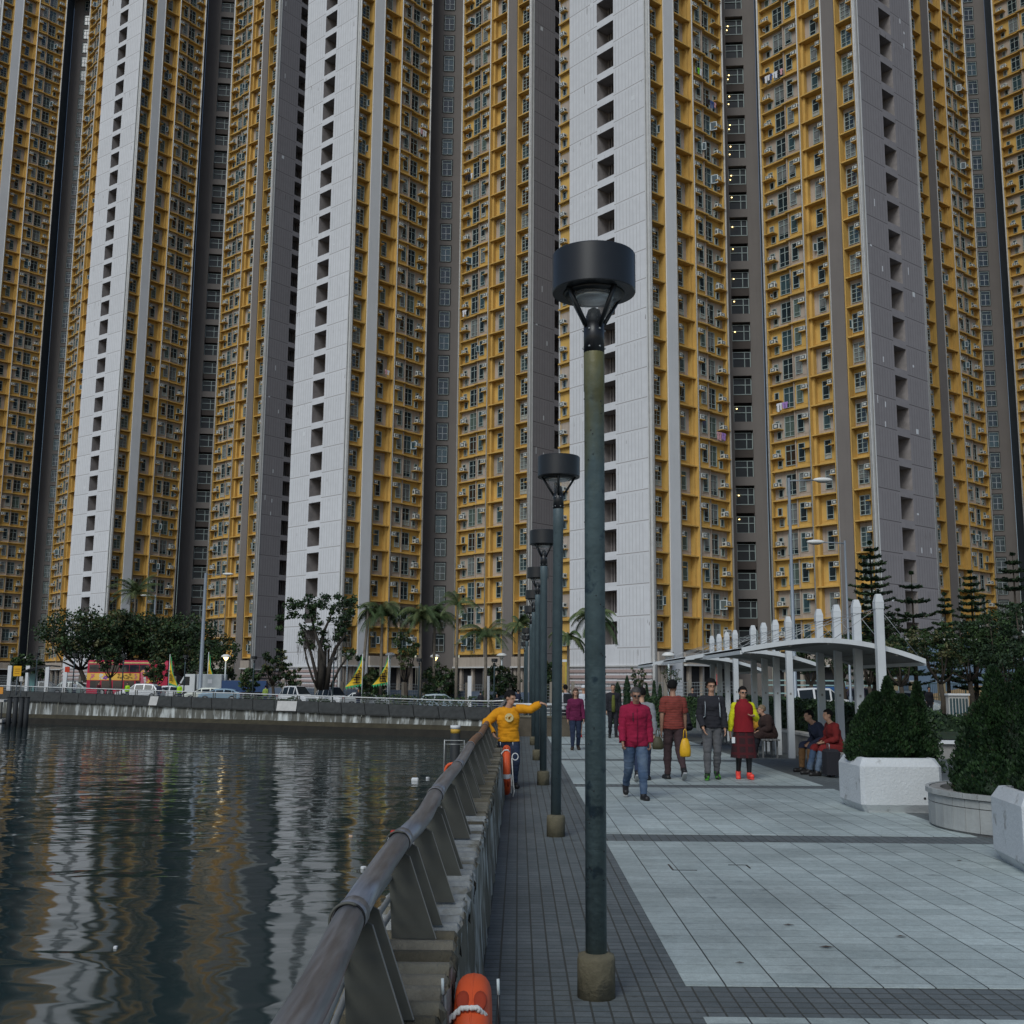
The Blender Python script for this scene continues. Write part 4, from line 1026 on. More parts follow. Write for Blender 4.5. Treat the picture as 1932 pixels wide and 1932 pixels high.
broad(72,1238,30,126,'small round tree left of the bus shelter',seed=9,nleaf=700,s=.3,lowfrac=.3,dens=.6)
broad(515,1215,55,104,'small tree with flat layered branches left of the fig tree',seed=10,nleaf=900,s=.3,lowfrac=.4,dens=.5)
broad(548,1252,40,104,'round shrub-like tree just left of the fig tree trunk',seed=11,nleaf=900,s=.3,lowfrac=.15,dens=.6)
broad(470,1260,42,104,'low leafy tree behind the blue truck box',seed=12,nleaf=900,s=.3,lowfrac=.3,dens=.6)
broad(765,1190,55,100,'thin greenish tree between the flags and the recess of the tower',seed=13,nleaf=800,s=.26,lowfrac=.45,dens=.6,mats=[LFD[1],LFD[2]])
broad(1205,1255,30,70,'thin-leaved sapling beyond the man in the magenta jacket',seed=14,nleaf=420,s=.14,lowfrac=.5,dens=.5,group=None,zb=0)
broad(1268,1256,40,60,'sparse sapling behind the man in the red striped shirt',seed=15,nleaf=240,s=.12,lowfrac=.5,dens=.4,group=None,zb=0)
broad(695,1255,45,99,'dark bush-like tree behind the right-hand yellow flag',seed=16,nleaf=900,s=.3,lowfrac=.1,dens=.7)
# the fig: many leaning trunks and separate leaf masses
X = ax(610,100); fg = thing('fig_tree', (X,100,gz(X,100)), 'big multi-trunked fig tree with hanging roots and tufted leaf masses', 'tree')
FIGB = mat('fig_bark', (.032,.027,.022), .95, .3, 3); tb, cb, rb = MB(), MB(), MB(); rn = random.Random(31); u = 100/FPX
def fp(px, py, dy=0): v = atd(px, py, 100+dy)-fg.location; return v
root = fp(612,1300)
for k, (pts, r_) in enumerate((([(606,1300),(607,1262),(604,1225),(612,1190),(625,1160)],.55),([(616,1300),(622,1255),(634,1222),(650,1200),(655,1170)],.42),([(602,1300),(594,1262),(586,1230),(578,1205),(565,1175)],.3),([(612,1290),(612,1240),(598,1205),(590,1175),(585,1150)],.35),([(624,1296),(640,1262),(655,1240),(672,1226)],.2),([(600,1300),(590,1280),(580,1250),(574,1222)],.2))):
    limb(tb, [fp(x,y,rn.uniform(-1,1)*(i>0)) for i,(x,y) in enumerate(pts)], r_*.62, .07, m=FIGB)
for (x,y,w,n) in ((552,1143,34,8),(575,1133,36,9),(600,1142,40,10),(612,1128,16,4),(640,1142,34,9),(660,1130,22,6),(664,1150,22,6),(655,1172,34,8),(632,1166,30,7),(590,1160,32,7),(556,1160,26,5),(575,1190,22,4),(603,1188,28,5),(640,1205,32,6),(660,1232,26,4),(610,1215,26,5),(588,1222,20,3),(650,1190,26,5),(680,1235,16,2),(573,1210,16,3),(529,1165,10,3),(526,1185,8,2)):
    for _ in range(n):
        c = fp(x+rn.gauss(0,w*.27), y+rn.gauss(0,w*.2), rn.uniform(-w,w)*u*.4); clump(cb, c, rn.uniform(.3,.6), 34, .3, LFD[:2], rn)
for _ in range(150):
    x = rn.uniform(560,665); y = rn.uniform(1180,1225); p = fp(x,y,rn.uniform(-1,1)); l = rn.uniform(.5,1.8); rb.tube([p,p+Vector((.05,0,-l*.5)),p+Vector((0,0,-l))],.015,BARK,n=3,caps=False)
for _ in range(22):
    x = rn.uniform(598,622); rb.tube([fp(x,1225),fp(x+rn.uniform(-3,3),1300)],.04,FIGB,n=4,caps=False)
tb.build('trunk', fg); cb.build('crown', fg); rb.build('hanging_roots', fg)

palm(246,1120,129,'palm whose tuft rises above the left tree group',41,fl=3.4,nf=22,droopk=.8)
palm(690,1150,100,'leaning palm with one drooping tuft, left of the bushy-crowned palm',42,fl=1.7,nf=7,lean=-.4,dead=True)
palm(718,1160,101,'palm with a dense shaggy round crown, second of the palms from the left',43,fl=3.0,nf=34,droopk=1.3)
palm(792,1165,100,'shaggy palm before the left edge of the recess of the tower',44,fl=2.8,nf=30,droopk=1.2)
palm(818,1168,102,'palm with long side fronds in front of the recess of the tower',45,fl=3.0,nf=24,droopk=1.1)
palm(861,1140,100,'tallest palm with a thin crown, right of the recess of the tower',46,fl=2.6,nf=10,droopk=1.0)
palm(916,1200,98,'palm with spreading arching fronds right of the tallest palm',47,fl=3.2,nf=20,droopk=1.0)
palm(979,1180,98,'palm with a narrow upright crown just left of the lamp posts',48,fl=1.7,nf=26,droopk=1.0)
palm(1122,1172,62,'palm half hidden by the nearest lamp post, its fronds showing on both sides',49,fl=2.0,nf=18,droopk=1.35,stem=.14)
palm(1072,1205,62,'shorter palm with drooping fronds left of the nearest lamp post',50,fl=1.5,nf=12,droopk=1.4,stem=.1)

# pines on the right
pine(1652,1023,64,62,'tallest tiered pine, directly behind the nearest shelter posts',61,tiers=20,bare=.2)
pine(1729,1080,66,52,'pine with wide separate tiers right of the tallest pine',62,tiers=8,bare=.3)
pine(1790,1120,72,36,'faint slender pine between the two wide pines',63,tiers=15,bare=.3)
pine(1842,1078,66,52,'dark dense pine above the right-hand conifers',64,tiers=19,bare=.2)
pine(1925,1045,66,62,'dark pine cut by the right edge of the photo',65,tiers=17,bare=.15)
pine(1700,1150,70,60,'low wide pine filling in behind the shelter roof',66,tiers=9,bare=.2)
for i,(px,py,w,d,lab) in enumerate(((1700,1190,90,58,'light green spreading tree right of the shelter roof'),(1775,1180,95,60,'light green flat-topped tree left of the blue-grey building'),(1640,1195,60,62,'dark tree behind the nearest shelter post'),(1530,1195,70,66,'dark tree between the middle and the nearest shelter'),(1880,1150,90,62,'very dark tree before the shadowed tower'),(1660,1150,85,68,'dark leafy tree under the tallest pine'),(1935,1130,110,58,'very dark tree at the right edge of the photo, behind the globe lamp'),(1830,1170,100,63,'dark loose tree between the flat-topped tree and the shadowed tower'),(1590,1185,80,69,'dark tree between the posts of the nearest shelter'),(1900,1200,100,56,'low dark tree right behind the right-hand conifers'))):
    broad(px,py,w,d,lab,seed=70+i,nleaf=2600,s=.17,lowfrac=.5,mats=[LFD[1],LFD[2],LFD[0]] if i < 2 else LFD[:2],dens=.8,group='leafy trees beyond the shelters',zb=0)

# clipped hedges and shrubs
def hedge(x0,x1,y0,y1,h,label,s=.07,n=9000,seed=0,mats=None,z0=0,group=None,bumpy=.08,name='hedge'):
    rn = random.Random(seed); mats = mats or [LFD[0],LFD[1]]
    r = thing(name, ((x0+x1)/2,(y0+y1)/2,z0), label, 'hedge', group); hx, hy = (x1-x0)/2, (y1-y0)/2; b = MB()
    core = MB(); core.box(-hx+.08,hx-.08,-hy+.08,hy-.08,0,h-.1,LFD[0]); core.build('twigs', r)
    for _ in range(n):
        f = rn.random(); wf = h*hx*2/(h*hx*2+h*hy*2*.9+4*hx*hy); 
        if f < wf: p = Vector((rn.uniform(-hx,hx),-hy,rn.uniform(0,h))); nn = Vector((0,-1,.3))
        elif f < wf+.3*(1-wf): p = Vector((-hx,rn.uniform(-hy,hy),rn.uniform(0,h))); nn = Vector((-1,0,.3))
        else: p = Vector((rn.uniform(-hx,hx),rn.uniform(-hy,hy),h)); nn = Vector((0,0,1))
        k = mn.noise(p*1.7+Vector((seed,0,0)))*bumpy*2; p = p+nn.normalized()*(k+rn.uniform(-.08,.03))
        quad(b, p, (nn.normalized()+rdir(rn)*.9).normalized(), s*rn.uniform(.6,1.3), .6, mats[0] if rn.random() < .65+k else mats[-1], rn)
    b.build('leaves', r); return r
hedge(7.3,8.6,23.0,26.2,1.22,'dark hedge in the walled bed behind the nearest shelter',n=9000,seed=1,s=.09)
hedge(7.3,8.6,26.6,33.5,1.25,'dark hedge in the walled bed behind the middle shelter',n=7000,seed=2,s=.1)
hedge(7.1,8.4,34,44,1.3,'dark hedge behind the farthest shelter',n=6000,seed=3,s=.12)
hedge(5.6,9.5,46,49,1.15,'light green clipped hedge behind the young man in black',n=6000,seed=4,s=.13,mats=[LFD[1],LFD[0]],name='hedge')
hedge(6.0,11,58,60,.75,'low green hedge running beyond the walking people',n=4000,seed=5,s=.14,mats=[LFD[1],LFD[0]])
hedge(12.5,24,40,42,.7,'low hedge in the garden bed left of the right-hand conifers',n=6000,seed=6,s=.12)
b = MB(); 
for (y0,y1,lab) in ((22.8,26.4,'low concrete bed wall behind the bench of the seated pair'),(26.5,33.6,'low concrete bed wall behind the woman in brown'),(33.8,44.2,'low concrete bed wall behind the person in lilac')):
    r = thing('bed_wall', (7.9,(y0+y1)/2,0), lab, 'planter wall', 'concrete bed walls behind the shelters'); h = (y1-y0)/2; b = MB(); b.box(-.95,-.7,-h,h,0,.52,CONC); b.box(-.98,-.68,-h,h,.52,.58,CONCP); b.build('wall_body', r)
r = thing('raised_bed', (12.3,30,0), 'garden bed with pale rim between the right-hand conifers and the car park', 'flower bed'); b = MB(); b.box(-2.6,2.6,-2.5,2.5,0,.36,CONC); b.build('wall_body', r); b = MB(); b.box(-2.7,2.7,-2.6,2.6,.36,.44,PATCH); b.build('rim', r); b = MB(); b.face([(-2.5,-2.4,.46),(2.5,-2.4,.46),(2.5,2.4,.46),(-2.5,2.4,.46)], LFD[0]); b.build('soil', r)
# dark upright conifers in a row beyond
for i,(px,py,w) in enumerate(((1165,1288,30),(1183,1275,26),(1207,1288,24),(1220,1290,22),(1234,1284,22),(1245,1292,20))):
    d = 50+i%2; X = ax(px,d); H = atd(px,py,d).z; rn = random.Random(100+i); r = thing('upright_conifer',(X,d,0),'dark upright conifer, number %s from the left in the row behind the man in magenta'%('one','two','three','four','five','six')[i],'shrub','upright conifers behind the walkers')
    b = MB(); W = w/2*d/FPX
    for _ in range(1500):
        t = rn.random()**1.2; rr = W*(1-t)**.6*(1+.25*sin(t*9+i)); a = rn.uniform(0,6.28); rr *= rn.uniform(.7,1)
        quad(b, Vector((rr*cos(a),rr*sin(a),H*t*1.0)), (Vector((cos(a),sin(a),.4))+rdir(rn)*.6).normalized(), rn.uniform(.06,.13), .5, rn.choice(LFC[:2]), rn)
    b.build('foliage', r); b = MB(); b.lathe([(W*.6,0),(W*.6,H*.4),(.03,H*.92)], LFC[0], 8); b.build('stem', r)
# near conifers: cones of many small sprays
def conifer(loc, cones, label, n, seed, s=.05, group=None, e=.55):
    rn = random.Random(seed); r = thing('conifer', loc, label, 'conifer bush', group); b = MB(); core = MB()
    tot = sum(R*H for _,_,R,H,_ in cones)
    for (cx,cy,R,H,z0) in cones:
        prof = lambda t: R*(1.0*(1-t)**e)*(.72+.28*min(1,t*6)) 
        core.lathe([(prof(t)*.80, z0+H*t*.96) for t in (0,.05,.15,.3,.5,.7,.85,.95,1)], LFC[0], 14, c=(cx,cy,0))
        k = int(n*R*H/tot)
        for _ in range(k):
            t = rn.random()**1.25; a = rn.uniform(0, 2*pi)
            lump = 1+.17*mn.noise(Vector((cos(a)*2.2+seed, sin(a)*2.2, t*6)))+.12*mn.noise(Vector((cos(a)*6, sin(a)*6+seed, t*15)))
            rr = prof(t)*lump*rn.uniform(.84,1.05)
            p = Vector((cx+rr*cos(a), cy+rr*sin(a), z0+H*t)); o = Vector((cos(a),sin(a),.35)).normalized()
            up = (Vector((0,0,1))*rn.uniform(.5,1.2)+o*rn.uniform(.3,.9)+rdir(rn)*.45).normalized()
            side = up.cross(rdir(rn)).normalized(); l = s*rn.uniform(.7,1.6); w = l*.22
            m = LFC[0] if lump < 1.03 and rn.random() < .8 else LFC[1]
            if rn.random() < .02: m = LFC[2]
            b.raw([p-side*w, p+up*l*.4-side*w*1.3, p+up*l, p+up*l*.4+side*w*1.3, p+side*w], [(0,1,2,3,4)], m)
    b.build('foliage', r); core.build('stems', r); return r
conifer((5.27,16.23,.66), [(-.14,-.05,.46,.95,.0),(.24,.05,.46,.92,.0),(-.36,.0,.26,.66,.0),(.05,.1,.48,.82,.0),(.02,-.05,.19,1.17,.0),(.44,-.05,.17,1.10,.0),(.46,.05,.24,.72,.0)], 'dark conifer clump with two peaks in the left box planter', 75000, 5, s=.034)
conifer((5.35,11.05,.66), [(-.15,.1,.40,.8,.0),(.25,.2,.42,1.1,.0),(.2,-.25,.38,.85,.0),(-.3,-.2,.28,.5,.0),(.4,.0,.35,1.1,.0)], 'conifer clump cut by the right edge, in the nearest box planter', 50000, 6, s=.03)
conifer((6.64,14.1,.38), [(-.70,.2,.54,1.18,.0),(-.45,.1,.60,1.36,.0),(-.10,.2,.70,1.45,.0),(.35,.3,.75,1.5,.0),(.8,.1,.6,1.4,.0),(-.95,-.35,.42,.50,.0),(-.45,-.8,.55,.5,.0),(.2,-.8,.6,.6,.0),(-.66,.1,.26,1.58,.0),(-.30,.1,.28,1.56,.0),(.1,.1,.3,1.6,.0)], 'spreading dark conifer shrubs in the round tiled planter', 110000, 7, s=.036, e=.45)
# quayside hedges
def qhedge(pxa, pxb, off, h, label, seed):
    rn = random.Random(seed); xa, xb = ax(pxa, 100), ax(pxb, 96); 
    ya, yb = qy(xa)+off, qy(xb)+off; r = thing('quay_hedge', ((xa+xb)/2,(ya+yb)/2,gz((xa+xb)/2,90)), label, 'hedge', 'low hedges along the far quay'); o = r.location; b = MB()
    n = int(hypot(xb-xa,yb-ya)*90)
    for _ in range(n):
        t = rn.random(); x, y = xa+(xb-xa)*t, ya+(yb-ya)*t; hh = h*(.8+.35*mn.noise(Vector((x*.5,seed,0)))); c = Vector((x, y+rn.uniform(-.6,.6), gz(x,y)+hh*rn.random()**.6))-o
        quad(b, c, (Vector((0,-.5,1))+rdir(rn)).normalized(), rn.uniform(.16,.34), .6, rn.choices(LFD,(5,4,1))[0], rn)
    b.build('leaves', r)
qhedge(455,552,2.4,.95,'low hedge between the blue truck box and the first white van',201)
qhedge(592,622,2.4,.8,'low hedge in front of the second white van',202)
qhedge(695,760,3,1.6,'low hedge under the right-hand yellow flag',203)
qhedge(760,905,3.4,1.6,'low hedge in front of the grey fence',204)
qhedge(905,985,3.6,1.4,'brighter low hedge just left of the man in yellow',205)
for i,(px,py,w,lab) in enumerate(((832,1250,70,'dark bush behind the fence under the tower recess'),(945,1250,70,'dark bush behind the fence right of the arching palm'),(700,1262,50,'dark bush behind the right flag'),(1030,1240,40,'dark bush behind the row of lamp posts'))):
    broad(px,py,w,102,lab,name='bush',seed=90+i,nleaf=2200,s=.3,lowfrac=.03,dens=1.0,group='dark bushes behind the grey fence')
# ------------------------------------------------------------------ estate fence, signs, flags, lamps
FP = mat('fence_post_concrete', (.22,.195,.16), .9, .15, 2)
FR = mat('fence_rail_grey', (.22,.245,.25), .6, .1)
def fence(p0, p1, h, step, label, blue=True):
    L = (p1-p0).length; n = int(L/step); t = (p1-p0)/L; r = thing('estate_fence', p0, label, 'fence', 'grey railings of the housing estate')
    for i in range(n+1):
        q = t*(i*step); b = MB(); b.box(q.x-.14,q.x+.14,q.y-.14,q.y+.14,q.z-.3,q.z+h+.15,FP); b.build('post', r)
    b = MB()
    for k in range(8):
        z = .15+k*(h-.2)/7; q0 = Vector((0,0,z)); q1 = t*(n*step)+Vector((0,0,z)); b.tube([q0,q1], .02, FR, n=4)
    for i in range(int(n*step/.22)):
        q = t*(i*.22); b.box(q.x-.008,q.x+.008,q.y-.01,q.y+.01,q.z+.1,q.z+h-.03,FR)
    b.build('rail_panel', r); return r
def Vg(px, d): X = ax(px, d); return Vector((X, d, gz(X, d)))
fence(Vg(-30,136), Vg(330,118), 2.2, 2.6, 'grey estate fence behind the bus and the trees')
fence(Vg(420,116), Vg(640,107), 2.1, 2.2, 'grey estate fence behind the white vans')
fence(Vg(645,106.5), Vg(985,101), 2.1, 2.1, 'grey estate fence behind the hedge left of the man in yellow')
fence(Vg(1000,101), Vg(1420,90), 2.1, 2.2, 'grey estate fence behind the walking people')
# low walls and raised ground of the estate seen through it
r = thing('estate_wall', (-20,104,0), 'low bluish wall inside the housing estate behind the fence', 'wall'); b = MB()
EW = mat('estate_wall_paint', (.10,.13,.18), .8, .3, .6)
p0, p1 = Vg(430,114)-r.location, Vg(1000,100)-r.location
b.loft([[(p0.x,p0.y,-.8),(p0.x,p0.y+.3,-.8),(p0.x,p0.y+.3,1.2),(p0.x,p0.y,1.2)],[(p1.x,p1.y,-.8),(p1.x,p1.y+.3,-.8),(p1.x,p1.y+.3,1.0),(p1.x,p1.y,1.0)]], EW); b.build('wall_body', r)
# blue-grey building with a tan panel at the right
bl = thing('low_building', (ax(1815,88),88,0), 'low blue-grey building with a sloping tan stripe behind the pines', 'building')
BB = mat('blue_grey_wall', (.10,.145,.20), .8, .15, .4); b = MB(); w = 7.5; z1 = atd(1800,1212,88).z; b.box(-w*.55,w,0,8,0,z1,BB); b.build('wall', bl)
b = MB(); b.box(-w*.6,w*1.05,-.3,8.3,z1,z1+.3,CONCP); b.build('roof', bl)
b = MB(); P = [(-3,.3),(3.2,.3),(3.2,1.7),(1.2,1.9),(-3,1.1)]; b.loft([[(x,-.06,z) for x,z in P],[(x,-.02,z) for x,z in P]], mat('tan_wall',(.28,.19,.10),.8,.15,.5)); b.build('tan_panel', bl)
bd = [(i*2.3-3, .0) for i in range(4)]
for i,(px) in enumerate((1687,1722,1776)):
    X = ax(px,80); r = thing('gate_pillar',(X,80,0),'tan square pillar, %s of the three right of the nearest shelter'%('left','middle','right')[i],'pillar','tan pillars beyond the car park'); b = MB(); h = 2.1 if i else 2.3; b.bev(-.22,.22,-.22,.22,0,h,.02,mat('tan_pillar',(.24,.19,.11),.85)); b.build('shaft', r); b = MB(); b.box(-.27,.27,-.27,.27,h,h+.08,CONCP); b.build('cap', r)
gf = thing('garden_fence', (ax(1720,81),81,0), 'dark green mesh fence between the tan pillars', 'fence'); b = MB(); GM = mat('fence_green',(.02,.05,.04),.7)
for i in range(60): b.box(-4+i*.13,-3.985+i*.13,-.02,.02,0,2.0,GM)
for z in (.2,1,1.95): b.box(-4,3.8,-.03,.03,z,z+.05,GM)
b.build('mesh_panel', gf)
for k in range(4):
    b = MB(); b.box(-4+k*2.6,-3.92+k*2.6,-.05,.05,0,2.1,GM); b.build('post', gf)
kb = thing('white_kiosk', (ax(1800,60),60,0), 'small white slatted booth at the left edge of the right-hand conifers', 'booth'); kb.scale = (.55,1,1); kb.location.z = -.35; b = MB(); b.box(-.95,.95,-.5,.5,0,1.65,CONCP); b.build('cabin', kb); b = MB(); b.box(-1.05,1.05,-.6,.6,1.65,1.75,PATCH); b.build('roof', kb); b = MB()
for i in range(6): b.box(-.85+i*.3,-.65+i*.3,-.53,-.5,.2,1.5,GL[1])
b.build('window', kb)
pf = thing('green_rail_fence', (ax(1570,84),84,0), 'pale green railing seen between the shelter posts', 'fence'); b = MB(); PG = mat('pale_green_metal',(.25,.38,.36),.5)
for z in (1.15,1.75,2.1): b.box(-5,5,-.03,.03,z,z+.09,PG)
b.build('rail', pf)
for k in range(6):
    b = MB(); b.box(-5+k*1.96,-4.88+k*1.96,-.06,.06,0,2.2,PG); b.build('post', pf)
bs = thing('blue_skip', (ax(1573,82),82,0), 'blue container standing behind the white van', 'container'); b = MB(); b.box(-1.0,1.0,0,2,0.0,1.7,mat('blue_paint',(.02,.09,.25),.6,.15,1)); b.build('body', bs); b = MB()
for i in range(7): b.box(-.95+i*.3,-.89+i*.3,-.05,0,.1,1.6,MATS['blue_paint'])
b.build('rib', bs)

STL = mat('galvanised_steel', (.22,.25,.28), .45, .1, 2, metal=.3)
HEADW = mat('lamp_head_white', (.65,.65,.62), .5, .05)
def street_light(px, d, py_top, arm, label, head=1.4, z0=None, r_=.11):
    X = ax(px,d); zb = gz(X,d) if z0 is None else z0; H = atd(px,py_top,d).z-zb
    r = thing('street_light',(X,d,zb),label,'street light','tall street lights')
    b = MB(); b.tube([(0,0,0),(0,0,1.2),(0,0,1.25),(0,0,H)], [r_*1.4,r_*1.4,r_,r_*.7], STL, n=12); b.build('pole', r)
    s = 1 if arm > 0 else -1; dz = -.02*abs(arm)
    b = MB(); b.tube([(0,0,H-.15),(arm*.5,0,H-.12),(arm,0,H-.1)], .035, STL, n=6); b.build('arm', r)
    b = MB(); b.ell((arm+s*head*.45,0,H-.08),(head*.5,.16,.12),HEADW,n=14,k=8); b.build('lamp_head', r); 
    b = MB(); b.ell((arm+s*head*.45,0,H-.16),(head*.34,.12,.08),GL[2],n=12,k=6); b.build('lens', r); return r
street_light(378,110,1081,1.7,'tall grey street light in front of the white truck',head=1.1,r_=.2)
street_light(1500,55,902,1.25,'tallest street light, rising between the two nearer shelters',head=1.0,z0=0,r_=.10)
street_light(1604,58,1020,-1.1,'shorter street light with arm pointing left, behind the nearest shelter',head=.95,z0=0,r_=.07)
street_light(284,135,1122,-.7,'street light above the left tree group',head=1.2)
def globe(px, d, py, label, lit=False, z0=None):
    X = ax(px,d); zb = gz(X,d) if z0 is None else z0; H = atd(px,py,d).z-zb; r = thing('globe_lamp',(X,d,zb),label,'lamp post','mushroom-headed lamps in the estate')
    b = MB(); b.tube([(0,0,0),(0,0,H-.3)], .07, FRAMEW, n=8); b.build('pole', r)
    b = MB(); b.lathe([(.05,-.35),(.2,-.15),(.26,0)], LAMPY if lit else HEADW, 12, c=(0,0,H)); b.build('bulb', r); b = MB(); b.lathe([(.5,0),(.45,.14),(.25,.27),(0,.3)], HEADW, 16, c=(0,0,H)); b.build('hood', r)
globe(424,112,1240,'lit mushroom lamp right of the left tree group',True); globe(654,104,1237,'mushroom lamp right of the fig tree trunk'); globe(735,104,1237,'mushroom lamp near the right-hand yellow flag'); globe(820,108,1240,'lit mushroom lamp at the foot of the dark tower recess',True)
globe(946,104,1238,'mushroom lamp right of the arching palm'); globe(1262,80,1238,'white mushroom lamp left of the farthest shelter',z0=0); globe(1921,62,1196,'white mushroom lamp above the right-hand conifers',z0=0); globe(49,132,1243,'mushroom lamp at the far left')

FLY = mat('flag_yellow', (.62,.40,.02), .8, .1, 1); FLB = mat('flag_mark', (.06,.035,.01), .8); FLG = mat('fringe_green', (.04,.38,.14), .8)
def flag(px_pole, py_top, py_bot, side, d, label, sweep=1.0):
    X = ax(px_pole,d); zb = gz(X,d); zt = atd(px_pole,py_top,d).z-zb; z0 = atd(px_pole,py_bot,d).z-zb; W = abs(side)*d/FPX; s = 1 if side > 0 else -1
    r = thing('pennant_flag',(X,d,zb),label,'flag','tall yellow pennants on the far quay')
    b = MB(); b.tube([(0,0,0),(0,0,zt+.2)], .035, FRAMEW, n=6); b.build('pole', r)
    n = 12; A = []; Bq = []
    for i in range(n+1):
        t = i/n; z = zt+(z0-zt)*t; w = W*(t**1.7)*sweep+.05; yv = .12*sin(t*9)
        A.append((0,0,z)); Bq.append((s*w, yv, z-(zt-z0)*.12*t))
    b = MB()
    for i in range(n):
        b.face([A[i],Bq[i],Bq[i+1],A[i+1]], FLY); b.face([(p[0],p[1]+.015,p[2]) for p in (A[i],A[i+1],Bq[i+1],Bq[i])], FLY)
    b.build('cloth', r)
    b = MB()
    for i in range(n):
        o, q = Vector(Bq[i]), Vector(Bq[i+1]); e = Vector((s*.12,0,-.1)); b.face([o,q,q+e,o+e*.6], FLG)
    for k in range(6):
        o = Vector(A[n]).lerp(Vector(Bq[n]),k/6); q = Vector(A[n]).lerp(Vector(Bq[n]),(k+1)/6); b.face([o,q,(o+q)/2+Vector((0,0,-.25))], FLG)
    b.build('fringe', r)
    # written characters: brush strokes in a column
    b = MB(); rn = random.Random(px_pole)
    for k in range(4):
        t = .42+.15*k; z = zt+(z0-zt)*t; w = W*(t**1.7)*sweep; c = .42*w; u = min(.34, w*.28)
        if u < .08: continue
        for (x0,z0_,x1,z1_) in ((-1,.7,1,.75),(-.8,.1,.8,.1),(-1,-.8,1,-.7),(0,1,0,-.9),(-.7,.6,-.9,-.6),(.3,.3,.9,-.9))[:rn.choice((4,5,6))]:
            p, q = Vector((s*c+x0*u,-.16,z+z0_*u)), Vector((s*c+x1*u,-.16,z+z1_*u)); tt = (q-p).normalized(); e = Vector((-tt.z,0,tt.x))*u*.17
            b.face([p-e,q-e,q+e,p+e], FLB)
    b.build('lettering', r)
flag(683,1238,1290,-30,qy(-14)+3,'yellow pennant with dark characters, left of the two beside the fig tree'); flag(732,1240,1287,-28,qy(-11.7)+3,'yellow pennant with dark characters, right of the two beside the fig tree')
flag(318,1238,1288,15,112,'narrow yellow pennant at the front end of the red bus',); flag(391,1234,1274,9,113,'narrow yellow pennant sticking up behind the white truck')

def sign(px,py,w,h,d,m,label,name='notice_board',z0=None,legs=1,mark=None):
    p = atd(px,py,d); zb = gz(p.x,d) if z0 is None else z0; r = thing(name,(p.x,d,zb),label,'sign'); W,H = w*d/FPX/2, h*d/FPX/2; zc = p.z-zb
    b = MB(); b.bev(-W,W,-.04,.04,zc-H,zc+H,.02,m); b.build('panel', r)
    for x in ((0,) if legs == 1 else (-W*.7,W*.7)):
        b = MB(); b.tube([(x,.06,0),(x,.06,zc+H*.9)], .04, STL, n=6); b.build('post', r)
    if mark:
        b = MB(); b.box(-W*.7,W*.7,-.05,-.042,zc+H*.3,zc+H*.45,mark); b.box(-W*.6,W*.6,-.05,-.042,zc-.1*H,zc+.05*H,mark); b.box(-W*.65,W*.5,-.05,-.042,zc-.55*H,zc-.42*H,mark); b.build('lettering', r)
sign(33,1266,15,19,110,mat('board_yellow',(.62,.33,.01),.7),'orange-yellow notice board on a post at the far left',mark=mat('board_text',(.3,.14,.01),.8))
sign(127,1263,9,10,116,mat('stop_red',(.5,.04,.01),.7),'small orange-red stop sign left of the red bus',name='stop_sign'); sign(40,1281,7,9,109,CONCP,'small pale notice right of the yellow board post')
sign(1355,1282,6,20,76,mat('banner_red',(.5,.02,.03),.7),'red upright banner with white characters left of the farthest shelter posts',name='banner',mark=PATCH,z0=0)
sh = thing('bus_shelter',(ax(80,113),113,.1),'small bus shelter with a dark curved roof at the far left','shelter'); b = MB()
T = [(-1.9+3.9*i/10, 2.5+.75*sin(min(1,(i/10)*1.15)*pi*.62)-.15*(i/10)) for i in range(11)]
b.loft([[(x,-.7,z) for x,z in T],[(x,.9,z) for x,z in T]], BLK, closed=False, caps=False); b.loft([[(x,-.7,z-.12) for x,z in T],[(x,.9,z-.12) for x,z in T]], BLK, closed=False, caps=False); b.loft([[(x,-.72,z-.12),(x,-.7,z-.12),(x,-.7,z),(x,-.72,z)] for x,z in T], BLK); b.build('roof', sh)
for x in (-1.7,-.9): b = MB(); b.box(x-.07,x+.07,.6,.74,0,2.6,STL); b.build('post', sh)
b = MB(); b.box(-1.8,-.8,.64,.68,.3,2.3,mat('shelter_panel',(.10,.22,.22),.4)); b.build('back_panel', sh)
# white posts of the quay edge
for i,px in enumerate((17,88,122,51)):
    X = ax(px,119); r = thing('white_post',(X,119,gz(X,119)),'white post, %s of the four by the bus shelter'%('far left','just right of the shelter','rightmost','middle')[i],'post','white posts by the bus shelter'); b = MB(); b.box(-.2,.2,-.1,.1,0,3.1,PATCH); b.build('shaft', r); b = MB(); b.box(-.23,.23,-.13,.13,0,.4,CONCP); b.build('base', r)
for i,px in enumerate((886,920)):
    X = ax(px,99); r = thing('sign_column',(X,99,gz(X,99)),'white column sign behind the fence, '+('left','right')[i]+' of the arching palm trunk','column','white columns behind the fence'); b = MB(); b.box(-.17,.17,-.05,.05,0,3.0,PATCH); b.build('panel', r); b = MB(); b.box(-.2,.2,-.08,.08,0,.2,CONC); b.build('base', r)
yp = thing('yellow_mast',(ax(1068,70),70,0),'yellow mast with a white arm left of the nearest lamp post','mast'); b = MB(); b.tube([(0,0,0),(0,0,3.3)],.05,mat('mast_yellow',(.4,.3,.03),.6),n=8); b.build('pole',yp); b = MB(); b.tube([(-.5,0,0),(-.5,0,3.1)],.05,PATCH,n=8); b.box(-.6,.15,-.05,.05,3.1,3.25,PATCH); b.build('bracket',yp)

